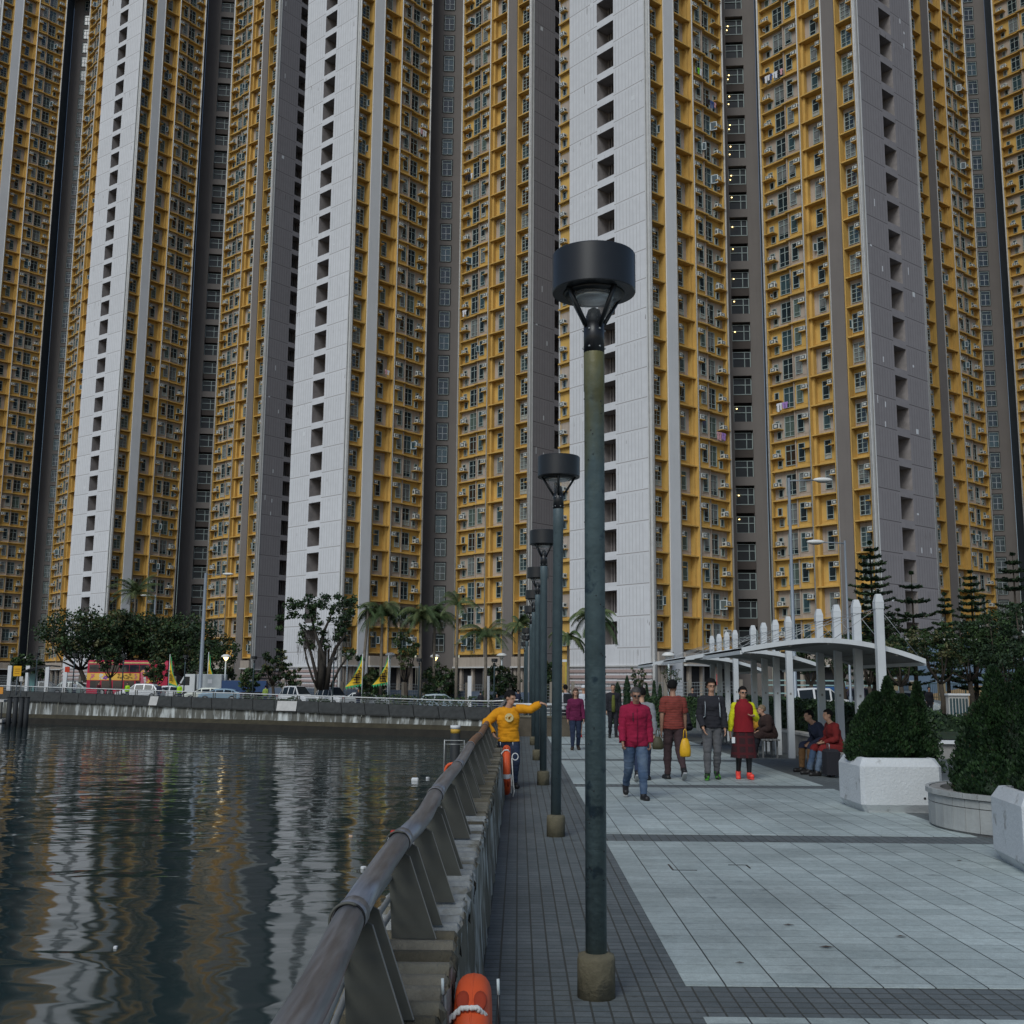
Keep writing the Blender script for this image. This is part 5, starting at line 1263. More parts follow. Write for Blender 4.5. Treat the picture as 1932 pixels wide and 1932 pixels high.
# ------------------------------------------------------------------ vehicles
TYRE = mat('tyre', (.015,.015,.015), .8); RIM = mat('wheel_rim', (.35,.36,.37), .35, metal=.6); CG = mat('car_glass', (.012,.018,.022), .2, spec=.25)
TL = mat('tail_lamp', (.45,.02,.02), .3); HL = mat('head_lamp', (.6,.62,.6), .2); PLATE = mat('number_plate', (.6,.6,.5), .5)
def wheels(r, xs, w, R):
    for x in xs:
        for s in (-1,1):
            b = MB(); y = s*(w/2-.1); b.tube([(x,y-.1,R),(x,y+.1,R)], R, TYRE, n=18, smooth=False); o = b.build('wheel', r)
            q = MB(); q.tube([(x,y+s*.1,R),(x,y+s*.115,R)], R*.62, RIM, n=14, smooth=False); q.build('rim', o)
def car(loc, rz, label, col, kind='car', L=4.4, W=1.75, H=1.5, group='cars parked beyond the quay'):
    """x forwards; body lofted through side-profile stations"""
    r = thing(kind if kind != 'car' else 'parked_car', loc, label, 'van' if kind == 'van' else 'car', group, rz=rz); P = mat('car_paint_'+'_'.join('%d' % (c*100) for c in col), col, .25, .04, 1, spec=.6)
    if kind == 'van': st = [(-L/2,.35,.95,.98,.86),(-L/2+.05,.3,1.0,H-.02,.80),(-L*.3,.25,1.0,H,.80),(L*.12,.25,1.0,H-.01,.80),(L*.22,.25,.98,H-.08,.78),(L*.36,.25,.95,1.0,.9),(L*.46,.28,.82,.88,.88),(L/2,.34,.6,.64,.8)]
    else: st = [(-L/2,.38,.75,.80,.84),(-L/2+.08,.3,.9,.96,.88),(-L*.42,.25,.92,1.0,.86),(-L*.31,.22,.92,H-.06,.72),(-L*.12,.2,.92,H,.70),(L*.08,.2,.9,H-.03,.70),(L*.24,.2,.9,.98,.84),(L*.38,.22,.8,.86,.86),(L/2-.08,.28,.66,.72,.84),(L/2,.36,.55,.58,.76)]
    b = MB(); rings = []
    for x, z0, zs, zt, wt in st:
        w = W/2; w1 = w*(.97 if abs(x) < L*.4 else .9); rings.append([(x,-w1*.9,z0),(x,-w1,z0+.1),(x,-w1,zs-.1),(x,-w1*.97,zs),(x,-w*wt,zt-.05),(x,-w*wt*.9,zt),(x,w*wt*.9,zt),(x,w*wt,zt-.05),(x,w1*.97,zs),(x,w1,zs-.1),(x,w1,z0+.1),(x,w1*.9,z0)])
    b.loft(rings, P, smooth=False); b.build('body', r)
    # glass set just proud of the cabin
    def side(i0, i1, s, shr=.12):
        a, c = st[i0], st[i1]
        def pt(q, top, x):
            w = W/2*((q[4] if top else .97)); z = (q[3]-.09) if top else (q[2]+.03); return (x, s*(w+.012), z)
        xa, xc = a[0]+shr*.5, c[0]-shr*.5; b.face([pt(a,0,xa),pt(c,0,xc),pt(c,1,xc),pt(a,1,xa)], CG)
    for s in (-1,1):
        b = MB()
        if kind == 'van': side(1,2,s); side(2,3,s); b.face([(st[3][0]+.05,s*(W/2*.97+.012),st[3][2]+.03),(st[5][0]-.05,s*(W/2*.96+.012),1.0),(st[4][0]-.02,s*(W/2*.79+.02),st[4][3]-.08),(st[3][0]+.05,s*(W/2*.8+.014),st[3][3]-.09)], CG)
        else: side(3,4,s); side(4,5,s); b.face([(st[5][0]+.04,s*(W/2*.97+.01),st[5][2]+.02),(st[6][0]-.12,s*(W/2*.95+.01),st[6][2]+.05),(st[5][0]+.04,s*(W/2*.7+.02),st[5][3]-.1)], CG); b.face([(st[2][0]+.2,s*(W/2*.97+.01),.97),(st[3][0]-.02,s*(W/2*.97+.01),.95),(st[3][0]-.02,s*(W/2*.72+.015),st[3][3]-.1)], CG)
        b.build('side_window', r)
    b = MB(); i0, i1 = (4,5) if kind == 'van' else (5,6); a, c = st[i0], st[i1]
    b.face([(a[0]+.06,-W/2*a[4]*.88,a[3]-.02),(a[0]+.06,W/2*a[4]*.88,a[3]-.02),(c[0]-.02,W/2*.84,c[3]+.03),(c[0]-.02,-W/2*.84,c[3]+.03)], CG); b.build('windscreen', r)
    b = MB(); i0, i1 = (1,0) if kind == 'van' else (3,2); a, c = st[i0], st[i1]; b.face([(a[0]-.03,-W/2*a[4]*.88,a[3]-.05),(a[0]-.03,W/2*a[4]*.88,a[3]-.05),(c[0]-.0,W/2*.82,c[3]+.04),(c[0]-.0,-W/2*.82,c[3]+.04)], CG); b.build('rear_window', r)
    for s in (-1,1):
        b = MB(); b.box(L/2-.12,L/2+.015,s*W*.36-.16,s*W*.36+.16,.5,.66,HL); b.build('headlight', r); b = MB(); b.box(-L/2-.015,-L/2+.1,s*W*.38-.1,s*W*.38+.1,.62,.9,TL); b.build('tail_light', r)
    b = MB(); b.box(L/2,L/2+.02,-.25,.25,.36,.48,PLATE); b.build('number_plate', r)
    b = MB(); b.box(L/2-.02,L/2+.012,-.42,.42,.5,.62,BLK); b.build('grille', r)
    wheels(r, (-L*.31,L*.31), W, .31); return r
WC = (.62,.63,.64)
def at_(px, d): return Vg(px, d)
car(at_(266,111), radians(180), 'white hatchback parked in front of the red bus', WC, L=4.5, H=1.55)
car(at_(318,114), radians(170), 'white saloon partly hidden behind the white hatchback', WC, L=4.4, H=1.4)
car(at_(390,108.5), radians(185), 'pale car whose roof shows below the white truck', (.55,.57,.5), L=4.2, H=1.35)
car(at_(416,108), radians(185), 'blue-grey car right of the pale car below the truck', (.2,.3,.38), L=4.0, H=1.3)
car(at_(86,121), radians(10), 'dark car with silver roof by the bus shelter', (.12,.14,.15), L=4.6, H=1.5)
car(at_(144,122), radians(0), 'grey-green car between the bus shelter and the bus', (.16,.22,.22), L=4.6, H=1.5)
car(at_(170,123), radians(0), 'dark red car right behind the grey-green one', (.06,.02,.02), L=4.3, H=1.45)
car(at_(562,102.5), radians(-38), 'first white van from the left, between the small tree and the fig tree', WC, L=4.0, W=1.65, H=1.75)
car(at_(628,101.5), radians(-42), 'second white van, its front pointing right in front of the fig tree', WC, L=4.0, W=1.65, H=1.75)
car(at_(695,99.5), radians(0), 'grey car roof beneath the left yellow pennant', (.3,.32,.33), L=4.2, H=1.4)
car(at_(833,99.5), radians(0), 'silver-grey car roof in front of the grey fence', (.22,.28,.32), L=4.3, H=1.4)
car(at_(1548,66)+Vector((0,0,.02)), radians(0), 'white estate car seen between the posts of the two nearer shelters', WC, L=4.8, H=1.62)
car(at_(1640,70)+Vector((0,0,.02)), radians(0), 'dark car behind the nearest shelter post', (.04,.03,.05), L=4.5, H=1.62)
car(at_(1720,68)+Vector((0,0,.02)), radians(-48), 'silver car facing the camera between the conifers', (.42,.46,.48), L=4.3, H=1.5)
# double-decker bus
X = ax(246,133); bus = thing('double_decker_bus', (ax(246,119),119,gz(X,119)+.02), 'red double-decker bus with a yellow advertising band, under the left tree group', 'bus')
RED = mat('bus_red', (.42,.012,.05), .35, .06, 1); YB = mat('bus_yellow', (.75,.45,.08), .5, .1, 1); BG = mat('bus_glass', (.02,.025,.035), .12, spec=.6)
L, W = 10.6, 2.5; b = MB(); h = L/2
b.loft([[(x*k,-W/2*q,z),(h*k2,-W/2*q,z),(h*k2,W/2*q,z),(x*k,W/2*q,z)] for x,k,k2,q,z in ((-h,1,1,1,.35),(-h,1,1,1,2.0),(-h,1,1,1,3.9),(-h,.99,.985,.96,4.25),(-h,.97,.96,.85,4.38))], RED); b.build('body', bus)
b = MB(); b.box(-h-.01,h*.30,-W/2-.03,-W/2,1.98,2.82,YB)
b.build('advert_panel', bus)
AD = [mat('ad_purple',(.2,.06,.3),.6), mat('ad_white',(.6,.58,.55),.6), mat('ad_brown',(.25,.14,.02),.6), mat('ad_pink',(.55,.15,.2),.6), YB]
b = MB(); rn = random.Random(2)
for x,w,m in ((-4.6,.4,3),(-3.5,.35,1),(-2.9,.5,0),(-.9,.45,2),(-.3,.4,2),(.35,.45,2),(1.2,.35,3)):
    for k in range(7):
        xx, zz = x+rn.uniform(-w,w)*.6, 2.4+rn.uniform(-.3,.3); a = rn.uniform(0,3); q = rn.uniform(.06,.16); P = [(xx+q*cos(a+t)*1.3,-W/2-.034-k*.0008,zz+q*sin(a+t)) for t in (0,1.3,2.4,3.6,4.9)]; b.face(P, AD[m])
for k in range(46):
    xx, zz = h*.30+.3+abs(rn.gauss(0,1.2)), rn.uniform(1.1,3.1); q = rn.uniform(.1,.3); a = rn.uniform(0,3)
    if xx < h-.5: b.face([(xx+q*cos(a+t),-W/2-.012-k*.0008,zz+q*sin(a+t)) for t in (0,1.3,2.4,3.6,4.9)], AD[rn.choice((1,4,4,3,2))])
b.build('advert_pictures', bus)
for i in range(6):
    x0 = -h+.25+i*1.32; b = MB(); b.box(x0,x0+1.26,-W/2-.02,-W/2,2.95,3.85,BG); b.build('upper_window', bus)
for i in range(5):
    x0 = -h+.35+i*1.5; b = MB(); b.box(x0+.1,x0+1.4,-W/2-.02,-W/2,.95,1.9,BG); b.build('lower_window', bus)
b = MB(); b.box(-h+.2,h*.9,-W/2-.03,-W/2+.02,4.02,4.16,mat('bus_cream',(.6,.5,.2),.5)); b.build('roof_stripe', bus)
b = MB(); b.box(h-.0,h+.03,-1.1,1.1,2.9,3.9,BG); b.box(h,h+.03,-1.1,1.1,1.1,2.2,BG); b.build('windscreen', bus)
for s in (-1,1): b = MB(); b.box(-h-.03,-h,s*1-.12,s*1+.12,1,1.3,TL); b.build('tail_light', bus)
wheels(bus, (-h*.62,-h*.42,h*.62), W, .48); bus.scale = (.80,.86,.86)
# truck with a pale box
X = ax(395,112.5); tr = thing('flatbed_truck', (X,112.5,gz(X,112.5)+.02), 'white truck cab with grey box and long blue body, behind the tall street light', 'truck'); b = MB()
TWH = mat('truck_white',(.55,.57,.57),.4); TBL = mat('truck_blue',(.015,.05,.14),.5,.15,1)
b.loft([[(x0,y,z0) for x0,y,z0 in P] for P in ([(-2.85,-1,.5),(-1.2,-1,.5),(-1.2,-1,2.6),(-2.2,-1,2.6),(-2.8,-1,1.5)],[(-2.85,1,.5),(-1.2,1,.5),(-1.2,1,2.6),(-2.2,1,2.6),(-2.8,1,1.5)])], TWH); b.build('cab', tr)
b = MB(); b.face([(-2.62,-1.01,1.5),(-1.7,-1.01,1.5),(-1.7,-1.01,2.35),(-2.2,-1.01,2.35)], CG); b.build('side_window', tr)
b = MB(); b.face([(-2.83,-.85,1.55),(-2.83,.85,1.55),(-2.24,.85,2.5),(-2.24,-.85,2.5)], CG); b.build('windscreen', tr)
b = MB(); b.bev(-1.0,1.5,-1.05,1.05,1.1,2.6,.06,mat('box_grey',(.36,.39,.40),.6)); b.box(.1,.55,-1.07,-1.052,1.7,2.1,PATCH); b.build('cargo_box', tr)
b = MB(); b.box(1.5,5.9,-1.05,1.05,.9,2.0,TBL); b.box(-1.1,5.9,-1,1,.6,.9,BLK); b.build('cargo_bed', tr); wheels(tr, (-2.1,3.6,4.6), 2.1, .42)
# ------------------------------------------------------------------ people
SKIN = mat('skin', (.42,.24,.16), .6, .08, 8); SKIND = mat('skin_tanned', (.30,.165,.11), .6, .08, 8)
HAIRB = mat('hair_black', (.008,.007,.007), .8, .3, 30, spec=.15); HAIRG = mat('hair_greying', (.05,.045,.042), .7, .4, 40); HAIRBR = mat('hair_brown', (.07,.04,.025), .7, .3, 30)
EYEM = mat('eye_dark', (.01,.01,.01), .3); LIP = mat('lips', (.28,.10,.08), .6)
def cm(name, col, **k): return mat('cloth_'+name, col, .9, k.pop('var',.14), k.pop('scale',9), bump=.35, bscale=18, **k)
def V(*a): return Vector(a)
def pose_walk(ph=0, arm=.35, elbow=.25, lean=0, stride=.3):
    """figure faces -y. ph>0 left leg forward"""
    J = dict(pel=V(0,0,.95), wst=V(0,-.0,1.10), chs=V(0,-.02,1.30), nck=V(0,0,1.46), hed=V(0,-.03,1.635))
    for s, n in ((1,'l'),(-1,'r')):
        f = ph*s
        hip = V(.085*s,0,.92); thl, shl = .43, .41
        th = stride*f; kn = .12+max(0,-f)*.55+max(0,f)*.05
        knee = hip+V(.008*s,-sin(th)*thl,-cos(th)*thl); sa = th-kn; ank = knee+V(0,-sin(sa)*shl,-cos(sa)*shl)
        toe = V(.03*s,-.15,-.05) if f > -.3 else V(.02*s,-.115,-.115)
        J['hip'+n], J['kne'+n], J['ank'+n], J['toe'+n] = hip, knee, ank, ank+toe
        J['hel'+n] = ank+(V(0,.055,-.05) if f > -.3 else V(0,.06,-.02))
        sh = V(.163*s,0,1.39); a = -arm*f; el = sh+V(.05*s,-sin(a)*.28,-cos(a)*.28); wr = el+V(.01*s,-sin(a+elbow)*.25,-cos(a+elbow)*.25)
        J['sho'+n], J['elb'+n], J['wri'+n] = sh, el, wr; J['pal'+n] = wr+(wr-el).normalized()*.085
    lo = min(J['toel'].z,J['toer'].z,J['hell'].z,J['helr'].z)-.028
    for k in J: J[k] = J[k]-V(0,0,lo)
    if lean:
        p = J['pel'].copy(); R = Matrix.Rotation(lean, 4, 'X')
        for k in ('wst','chs','nck','hed','shol','elbl','wril','pall','shor','elbr','wrir','palr'): J[k] = p+R @ (J[k]-p)
    return J
BON = [('torso','pel','wst'),('torso','wst','chs'),('torso','chs','nck'),('neck','nck','hed'),('head','hed','hed')]
for n in 'lr': BON += [('upper','sho'+n,'elb'+n),('fore','elb'+n,'wri'+n),('hand','wri'+n,'pal'+n),('thigh','hip'+n,'kne'+n),('shin','kne'+n,'ank'+n),('foot','hel'+n,'toe'+n)]
RB = dict(torso=.14, neck=.05, head=.10, upper=.047, fore=.038, hand=.035, thigh=.075, shin=.052, foot=.042)
def cone(b, p, q, r0_, r1, m, n=12, flat=1, ref=None):
    d = (q-p).normalized(); 
    P = [p-d*r0_*.75, p-d*r0_*.45, p, p.lerp(q,.5), q, q+d*r1*.45, q+d*r1*.75]; R = [r0_*.4, r0_*.86, r0_, (r0_+r1)/2*1.03, r1, r1*.86, r1*.4]
    b.tube(P, R, m, n=n, flat=flat, ref=ref)
def person(loc, h, face, J, label, top, bottom, shoes, hair='short', hairm=None, sleeve='long', hem=.86, skin=None, bulk=1.0, legs='long',
           glasses=False, skirt=None, shape=1.0, detail=.013, head=(0,0), collar=None, curl=.5, group=None, hemfull=False, toff=.016):
    """loc foot point, face = heading (0 looks to the camera side)"""
    skin = skin or SKIN; hairm = hairm or HAIRB
    k = h/1.75
    r = thing('person', loc, label, 'person', group, rz=face, sc=k)
    b = MB(); W = bulk
    tz = (J['nck']-J['pel']).normalized(); sx = (J['shol']-J['shor']).normalized(); fy = tz.cross(sx)
    # trunk rings along the spine
    def ring(c, rx, ry, up=tz, n=16): 
        x = (sx-up*sx.dot(up)).normalized(); y = up.cross(x); return [c+x*rx*cos(2*pi*i/n)+y*ry*sin(2*pi*i/n) for i in range(n)]
    pel, wst, chs, nck = J['pel'], J['wst'], J['chs'], J['nck']
    R = [(pel-tz*.10,.09,.07),(pel-tz*.04,.15,.105),(pel+tz*.02,.165,.115),(wst,.145*shape,.10),(wst.lerp(chs,.5),.15*shape,.108),(chs,.172,.118),(chs.lerp(nck,.55),.165,.10),(chs.lerp(nck,.82),.115,.075),(nck,.06,.055),(nck+tz*.03,.052,.052)]
    b.loft([ring(c, rx_*W, ry_*W) for c, rx_, ry_ in R], skin)
    hd = J['hed']; cone(b, nck-tz*.02, hd-V(0,0,.07), .054, .05, skin)
    HR = Matrix.Translation(hd) @ Matrix.Rotation(head[0],4,'Z') @ Matrix.Rotation(head[1],4,'X')
    b.ell((0,.012,.03),(.074,.092,.092), skin, n=16, k=12, mat=HR); b.ell((0,-.012,-.045),(.056,.068,.07), skin, n=14, k=10, mat=HR)
    b.ell((0,-.09,-.005),(.012,.022,.022), skin, n=8, k=6, mat=HR); b.ell((0,-.075,.03),(.05,.02,.014), skin, n=10, k=6, mat=HR); b.ell((0,-.074,-.065),(.024,.016,.014), skin, n=8, k=6, mat=HR)
    for s in (-1,1): b.ell((s*.076,.012,-.005),(.010,.022,.032), skin, n=8, k=6, mat=HR)
    for n in 'lr':
        cone(b, J['sho'+n], J['elb'+n], .053*W, .041*W, skin); cone(b, J['elb'+n], J['wri'+n], .041*W, .027, skin)
        cone(b, J['sho'+n].lerp(nck,.6)-tz*.025, J['sho'+n], .045*W, .050*W, skin)
        cone(b, J['hip'+n], J['kne'+n], .087*W, .056*W, skin); cone(b, J['kne'+n], J['ank'+n], .055*W, .036, skin)
        mid = J['kne'+n].lerp(J['ank'+n],.28); cone(b, mid, mid.lerp(J['ank'+n],.25), .056*W, .048, skin)
        cone(b, J['hel'+n], J['toe'+n], .034, .033, skin); cone(b, J['ank'+n], J['hel'+n].lerp(J['toe'+n],.35), .036, .036, skin)
        # palm and digits
        w, p = J['wri'+n], J['pal'+n]; d = (p-w).normalized(); sd = 1 if n == 'l' else -1
        side = (fy*1 - d*fy.dot(d)).normalized()*-1   # towards the front: thumb side
        nrm = d.cross(side).normalized()
        b.loft([[w+side*a*.026+nrm*c*.014 for a,c in ((-1,-1),(1,-1),(1,1),(-1,1))],[p+side*a*.038+nrm*c*.015 for a,c in ((-1,-1),(1,-1),(1,1),(-1,1))]], skin)
        inn = nrm*(-1 if nrm.dot(V(sd,0,0)) > 0 else 1)
        for i, (o, l) in enumerate(((-.030,.060),(-.010,.072),(.011,.075),(.031,.068))):
            a0 = p+side*o-d*.01; a1 = a0+(d*cos(curl*.5)+inn*sin(curl*.5))*l*.6; a2 = a1+(d*cos(curl*1.6)+inn*sin(curl*1.6))*l*.5
            b.tube([a0,a1,a2],[.0105,.0098,.0075], skin, n=7)
        t0 = w.lerp(p,.35)+side*.03; t1 = t0+(side*.7+d*.7).normalized()*.035; b.tube([t0,t1,t1+(d+inn*.4).normalized()*.03],[.013,.012,.009], skin, n=7)
    me = b.mesh('tmp'); o = bpy.data.objects.new('tmp', me); COL.objects.link(o)
    md = o.modifiers.new('r','REMESH'); md.mode = 'VOXEL'; md.voxel_size = detail
    sm = o.modifiers.new('s','SMOOTH'); sm.iterations = 2; sm.factor = .5
    dg = bpy.context.evaluated_depsgraph_get(); me2 = bpy.data.meshes.new_from_object(o.evaluated_get(dg)); bpy.data.objects.remove(o)
    me2.materials.clear(); me2.materials.append(skin); me2.name = 'body'
    for p in me2.polygons: p.use_smooth = True; p.material_index = 0
    body = bpy.data.objects.new('body', me2); COL.objects.link(body); body.parent = r
    # clothing grown off the body surface
    bones = [(nm, J[a], J[c]) for nm, a, c in BON]
    def cls(c):
        best, bi = 1e9, None
        for nm, a, q in bones:
            ab = q-a; l2 = ab.length_squared; t = 0 if l2 < 1e-9 else max(0,min(1,(c-a).dot(ab)/l2)); dd = (c-(a+ab*t)).length-RB[nm]
            if dd < best: best, bi = dd, (nm, t)
        return bi
    sets = dict(top=[], bottom=[], shoes=[]); pz = lambda c: (c-pel).dot(tz)
    for p in me2.polygons:
        c = p.center; nm, t = cls(c)
        hz = pz(c)
        if nm == 'torso' or (nm == 'neck' and (c-nck).dot(tz) < (.03 if collar else -.01)):
            if (c-nck).dot(tz) < (.03 if collar else .0): sets['top' if hz > hem-.95 else 'bottom'].append(p.index)
        elif nm == 'upper':
            if sleeve == 'long' or (sleeve == 'short' and t < .75): sets['top'].append(p.index)
        elif nm == 'fore':
            if sleeve == 'long' and t < .93: sets['top'].append(p.index)
        elif nm == 'thigh':
            if hz > hem-.95 and hz > -.12: sets['top'].append(p.index)
            elif legs == 'long' or t < .9: sets['bottom'].append(p.index)
        elif nm == 'shin':
            if t > .97: sets['shoes'].append(p.index)
            elif legs == 'long': sets['bottom'].append(p.index)
        elif nm == 'foot': sets['shoes'].append(p.index)
    def cloth(idx, off, m, name, wr=.0):
        if not idx: return
        vs, fs, mp = [], [], {}
        for i in idx:
            f = []
            for v in me2.polygons[i].vertices:
                if v not in mp:
                    q = me2.vertices[v]; mp[v] = len(vs)
                    w = wr*mn.noise(q.co*7+V(h*9,0,0))+wr*.6*mn.noise(q.co*17)
                    w += wr*.5*mn.noise(V(q.co.x*9,q.co.y*9,q.co.z*34)); vs.append(q.co+q.normal*(off+w))
                f.append(mp[v])
            fs.append(f)
        m2 = bpy.data.meshes.new(name); m2.from_pydata(vs, [], fs); m2.materials.append(m)
        for p in m2.polygons: p.use_smooth = True
        ob = bpy.data.objects.new(name, m2); COL.objects.link(ob); ob.parent = r
        # loosen the open edge into a hem: shell
        so = ob.modifiers.new('thick','SOLIDIFY'); so.thickness = .006; so.offset = 1
        return ob
    cloth(sets['top'], toff, top[1], top[0], .015); 
    if not skirt: cloth(sets['bottom'], .013, bottom[1], bottom[0], .012)
    else: cloth(sets['bottom'], .004, BLK, 'tights')
    for n in 'lr':
        o_ = 'r' if n == 'l' else 'l'
        cloth([i for i in sets['shoes'] if (me2.polygons[i].center-J['ank'+n]).length <= (me2.polygons[i].center-J['ank'+o_]).length], .010, shoes[1], {'trainers':'trainer','boots':'boot'}.get(shoes[0],'shoe'))
    for n in 'lr':
        b = MB(); a, c = J['hel'+n], J['toe'+n]; d = (c-a).normalized(); sd = V(1,0,0); up = sd.cross(d).normalized(); up = up if up.z > 0 else -up
        P = [a-d*.035, a+d*.02, c-d*.02, c+d*.035]; w = (.030,.036,.044,.028)
        b.loft([[p+sd*s*wv-up*(.036+hh) for s,hh in ((-1,0),(1,0),(1,.02),(-1,.02))] for p,wv in zip(P,w)], SOLE if shoes[0] != 'trainers' else shoes[1]); b.build('shoe_sole', r)
    if skirt:
        b = MB(); top_z = wst.z-.04; rings = []; n = 32
        for i in range(9):
            t = i/8; z = top_z+(skirt[1]-top_z)*t; R_ = (.155+.095*t**.8)*W
            rings.append([V(R_*cos(2*pi*j/n)*(1+.05*t*sin(7*2*pi*j/n)), R_*.82*sin(2*pi*j/n)*(1+.06*t*sin(6*2*pi*j/n+1))-.01*t, z) for j in range(n)])
        b.loft(rings, skirt[0], smooth=True, caps=False); b.build('skirt', r)
    # hair
    if hair != 'cap':
        b = MB(); n, kk = 22, 16; ct = Vector((0,.012,.03)); 
        thick = {'short':.012,'long':.016,'thin':.004,'tall':.024}[hair]
        grid = []
        vs, fs, keep = [], [], []
        for i in range(kk+1):
            for j in range(n):
                t, a = pi*i/kk, 2*pi*j/n; d = V(sin(t)*cos(a), sin(t)*sin(a), cos(t)); nz = 1+.10*mn.noise(d*6+V(h*5,0,0))
                q = V(d.x*(.076+thick), d.y*(.095+thick), d.z*(.094+thick*1.2))*nz+ct; vs.append(HR @ q); keep.append(d)
        for i in range(kk):
            for j in range(n):
                ids = (i*n+j, i*n+(j+1)%n, (i+1)*n+(j+1)%n, (i+1)*n+j); d = sum((keep[x] for x in ids), V(0,0,0))/4
                lo = .30 if d.y < -.45 else (.0 if d.y < -.05 else (-.25 if d.y < .3 else -.62))
                if d.z > lo: fs.append(ids)
        b.raw(vs, fs, hairm, True)
        if hair == 'long':
            for i in range(3): pass
            b.loft([[HR @ V(x*s_,y*s_+.02,z) for x,y in ((-.09,-.02),(-.085,.06),(-.04,.11),(.04,.11),(.085,.06),(.09,-.02),(.075,.0),(.03,.05),(-.03,.05),(-.075,.0))] for z,s_ in ((.06,.98),(-.02,1.04),(-.10,1.05),(-.17,.95),(-.2,.8))], hairm, smooth=True)
        b.build('hair', r)
    else:
        b = MB(); b.loft([[HR @ V(.085*cos(t)*q, .102*sin(t)*q+.01, z) for t in [2*pi*i/18 for i in range(18)]] for z,q in ((.03,1),(.08,.98),(.115,.75),(.128,.35))], PATCH, smooth=True); b.build('cap', r)
    b = MB(); 
    for s in (-1,1): b.ell((s*.030,-.078,.012),(.010,.006,.006), EYEM, n=8, k=5, mat=HR)
    b.build('eyes', r)
    b = MB(); b.ell((0,-.083,-.052),(.022,.006,.005), LIP, n=10, k=5, mat=HR); b.build('mouth', r)
    if glasses:
        b = MB(); 
        for s in (-1,1):
            if glasses == 'sun': b.ell((s*.033,-.092,.010),(.025,.006,.018), BLK, n=12, k=6, mat=HR)
            else: b.tube([HR @ V(s*.033+.024*cos(t*pi/6),-.093,.010+.017*sin(t*pi/6)) for t in range(13)], .003, BLK, n=5)
            b.tube([HR @ V(s*.055,-.085,.014), HR @ V(s*.078,.0,.012)], .0035, BLK, n=5)
        b.tube([HR @ V(-.012,-.097,.014), HR @ V(.012,-.097,.014)], .003, BLK, n=5); b.build('sunglasses' if glasses == 'sun' else 'glasses', r)
    r['_'] = 0; del r['_']
    return r
SOLE = mat('shoe_sole_white', (.45,.45,.44), .7)
def gp(px, py):   # foot point on the promenade
    d = ray(px,py); p = EYE+d*(-1.7/d.z); return V(p.x, p.y, .004 if p.x > .97 else 0)
JEAN = cm('denim', (.05,.085,.15), col2=(.14,.18,.23), c2scale=3, c2lo=.45, c2hi=.75); JEAND = cm('dark_denim', (.018,.028,.06))
BLKC = cm('black', (.014,.014,.016)); GRYT = cm('grey_trousers', (.10,.10,.105)); SHB = mat('shoe_black', (.015,.014,.014), .5, .1)
# 1 man in magenta jacket
J = pose_walk(.75, arm=.12, elbow=.35, lean=.03, stride=.32); J['hed'] += V(0,-.03,-.015)
person(gp(1200,1508), 1.69, radians(4), J, 'man in a magenta jacket and blue jeans walking towards the camera, looking down', ('jacket',cm('magenta',(.24,.005,.035))), ('jeans',JEAN), ('shoes',SHB), hair='thin', hairm=HAIRG, skin=SKIND, bulk=1.06, glasses='sun', hem=.80, collar=True, head=(0,.28), curl=1.5, detail=.012, toff=.022)
pM = [o for o in COL.objects if o.name == 'person'][0]
b = MB(); b.tube([(.0,-.165,1.40),(.0,-.178,1.25),(.0,-.172,1.05),(.0,-.165,.84)], .005, cm('magenta_dark',(.10,.003,.02)), n=5); b.build('zip', pM)
b = MB(); b.box(-.072,-.060,-.182,-.168,1.20,1.33,BLKC); b.build('pocket', pM)
b = MB(); b.loft([[V(.078*cos(t),.07*sin(t)-.012,z) for t in [pi*1.62+2*pi*.88*i/18 for i in range(19)]] for z in (1.435,1.475,1.505)], MATS['cloth_magenta'], closed=False, smooth=True); b.build('collar', pM)
# 2 grey sweater man seen from behind
J = pose_walk(-.7, arm=.25, elbow=.1); person(gp(1212,1473), 1.66, pi-.1, J, 'man in a grey sweater seen from behind, mostly hidden by the man in magenta', ('sweater',cm('grey',(.20,.21,.22))), ('trousers',JEAND), ('shoes',SHB), detail=.014, head=(.1,.1), toff=.03)
# 3 red striped shirt from behind
STR = cm('red_stripe', (.19,.035,.025)); 
def stripes(m, c2, period, ax_='Z', w=.3):
    nt = m.node_tree; N = nt.nodes; L = nt.links; b = N['Principled BSDF']; src = b.inputs['Base Color'].links[0].from_socket
    tc = N.new('ShaderNodeTexCoord'); sp = N.new('ShaderNodeSeparateXYZ'); L.new(tc.outputs['Object'], sp.inputs[0])
    outs = []
    for a in ax_:
        d = N.new('ShaderNodeMath'); d.operation = 'DIVIDE'; d.inputs[1].default_value = period; L.new(sp.outputs['XYZ'.index(a)], d.inputs[0])
        f = N.new('ShaderNodeMath'); f.operation = 'FRACT'; L.new(d.outputs[0], f.inputs[0]); g = N.new('ShaderNodeMath'); g.operation = 'LESS_THAN'; g.inputs[1].default_value = w; L.new(f.outputs[0], g.inputs[0]); outs.append(g.outputs[0])
    o = outs[0]
    for q in outs[1:]:
        k = N.new('ShaderNodeMath'); k.operation = 'MAXIMUM'; L.new(o, k.inputs[0]); L.new(q, k.inputs[1]); o = k.outputs[0]
    mx = N.new('ShaderNodeMix'); mx.data_type = 'RGBA'; L.new(o, mx.inputs[0]); L.new(src, mx.inputs[6]); mx.inputs[7].default_value = (*c2,1); L.new(mx.outputs[2], b.inputs['Base Color'])
stripes(STR, (.13,.03,.024), .042)
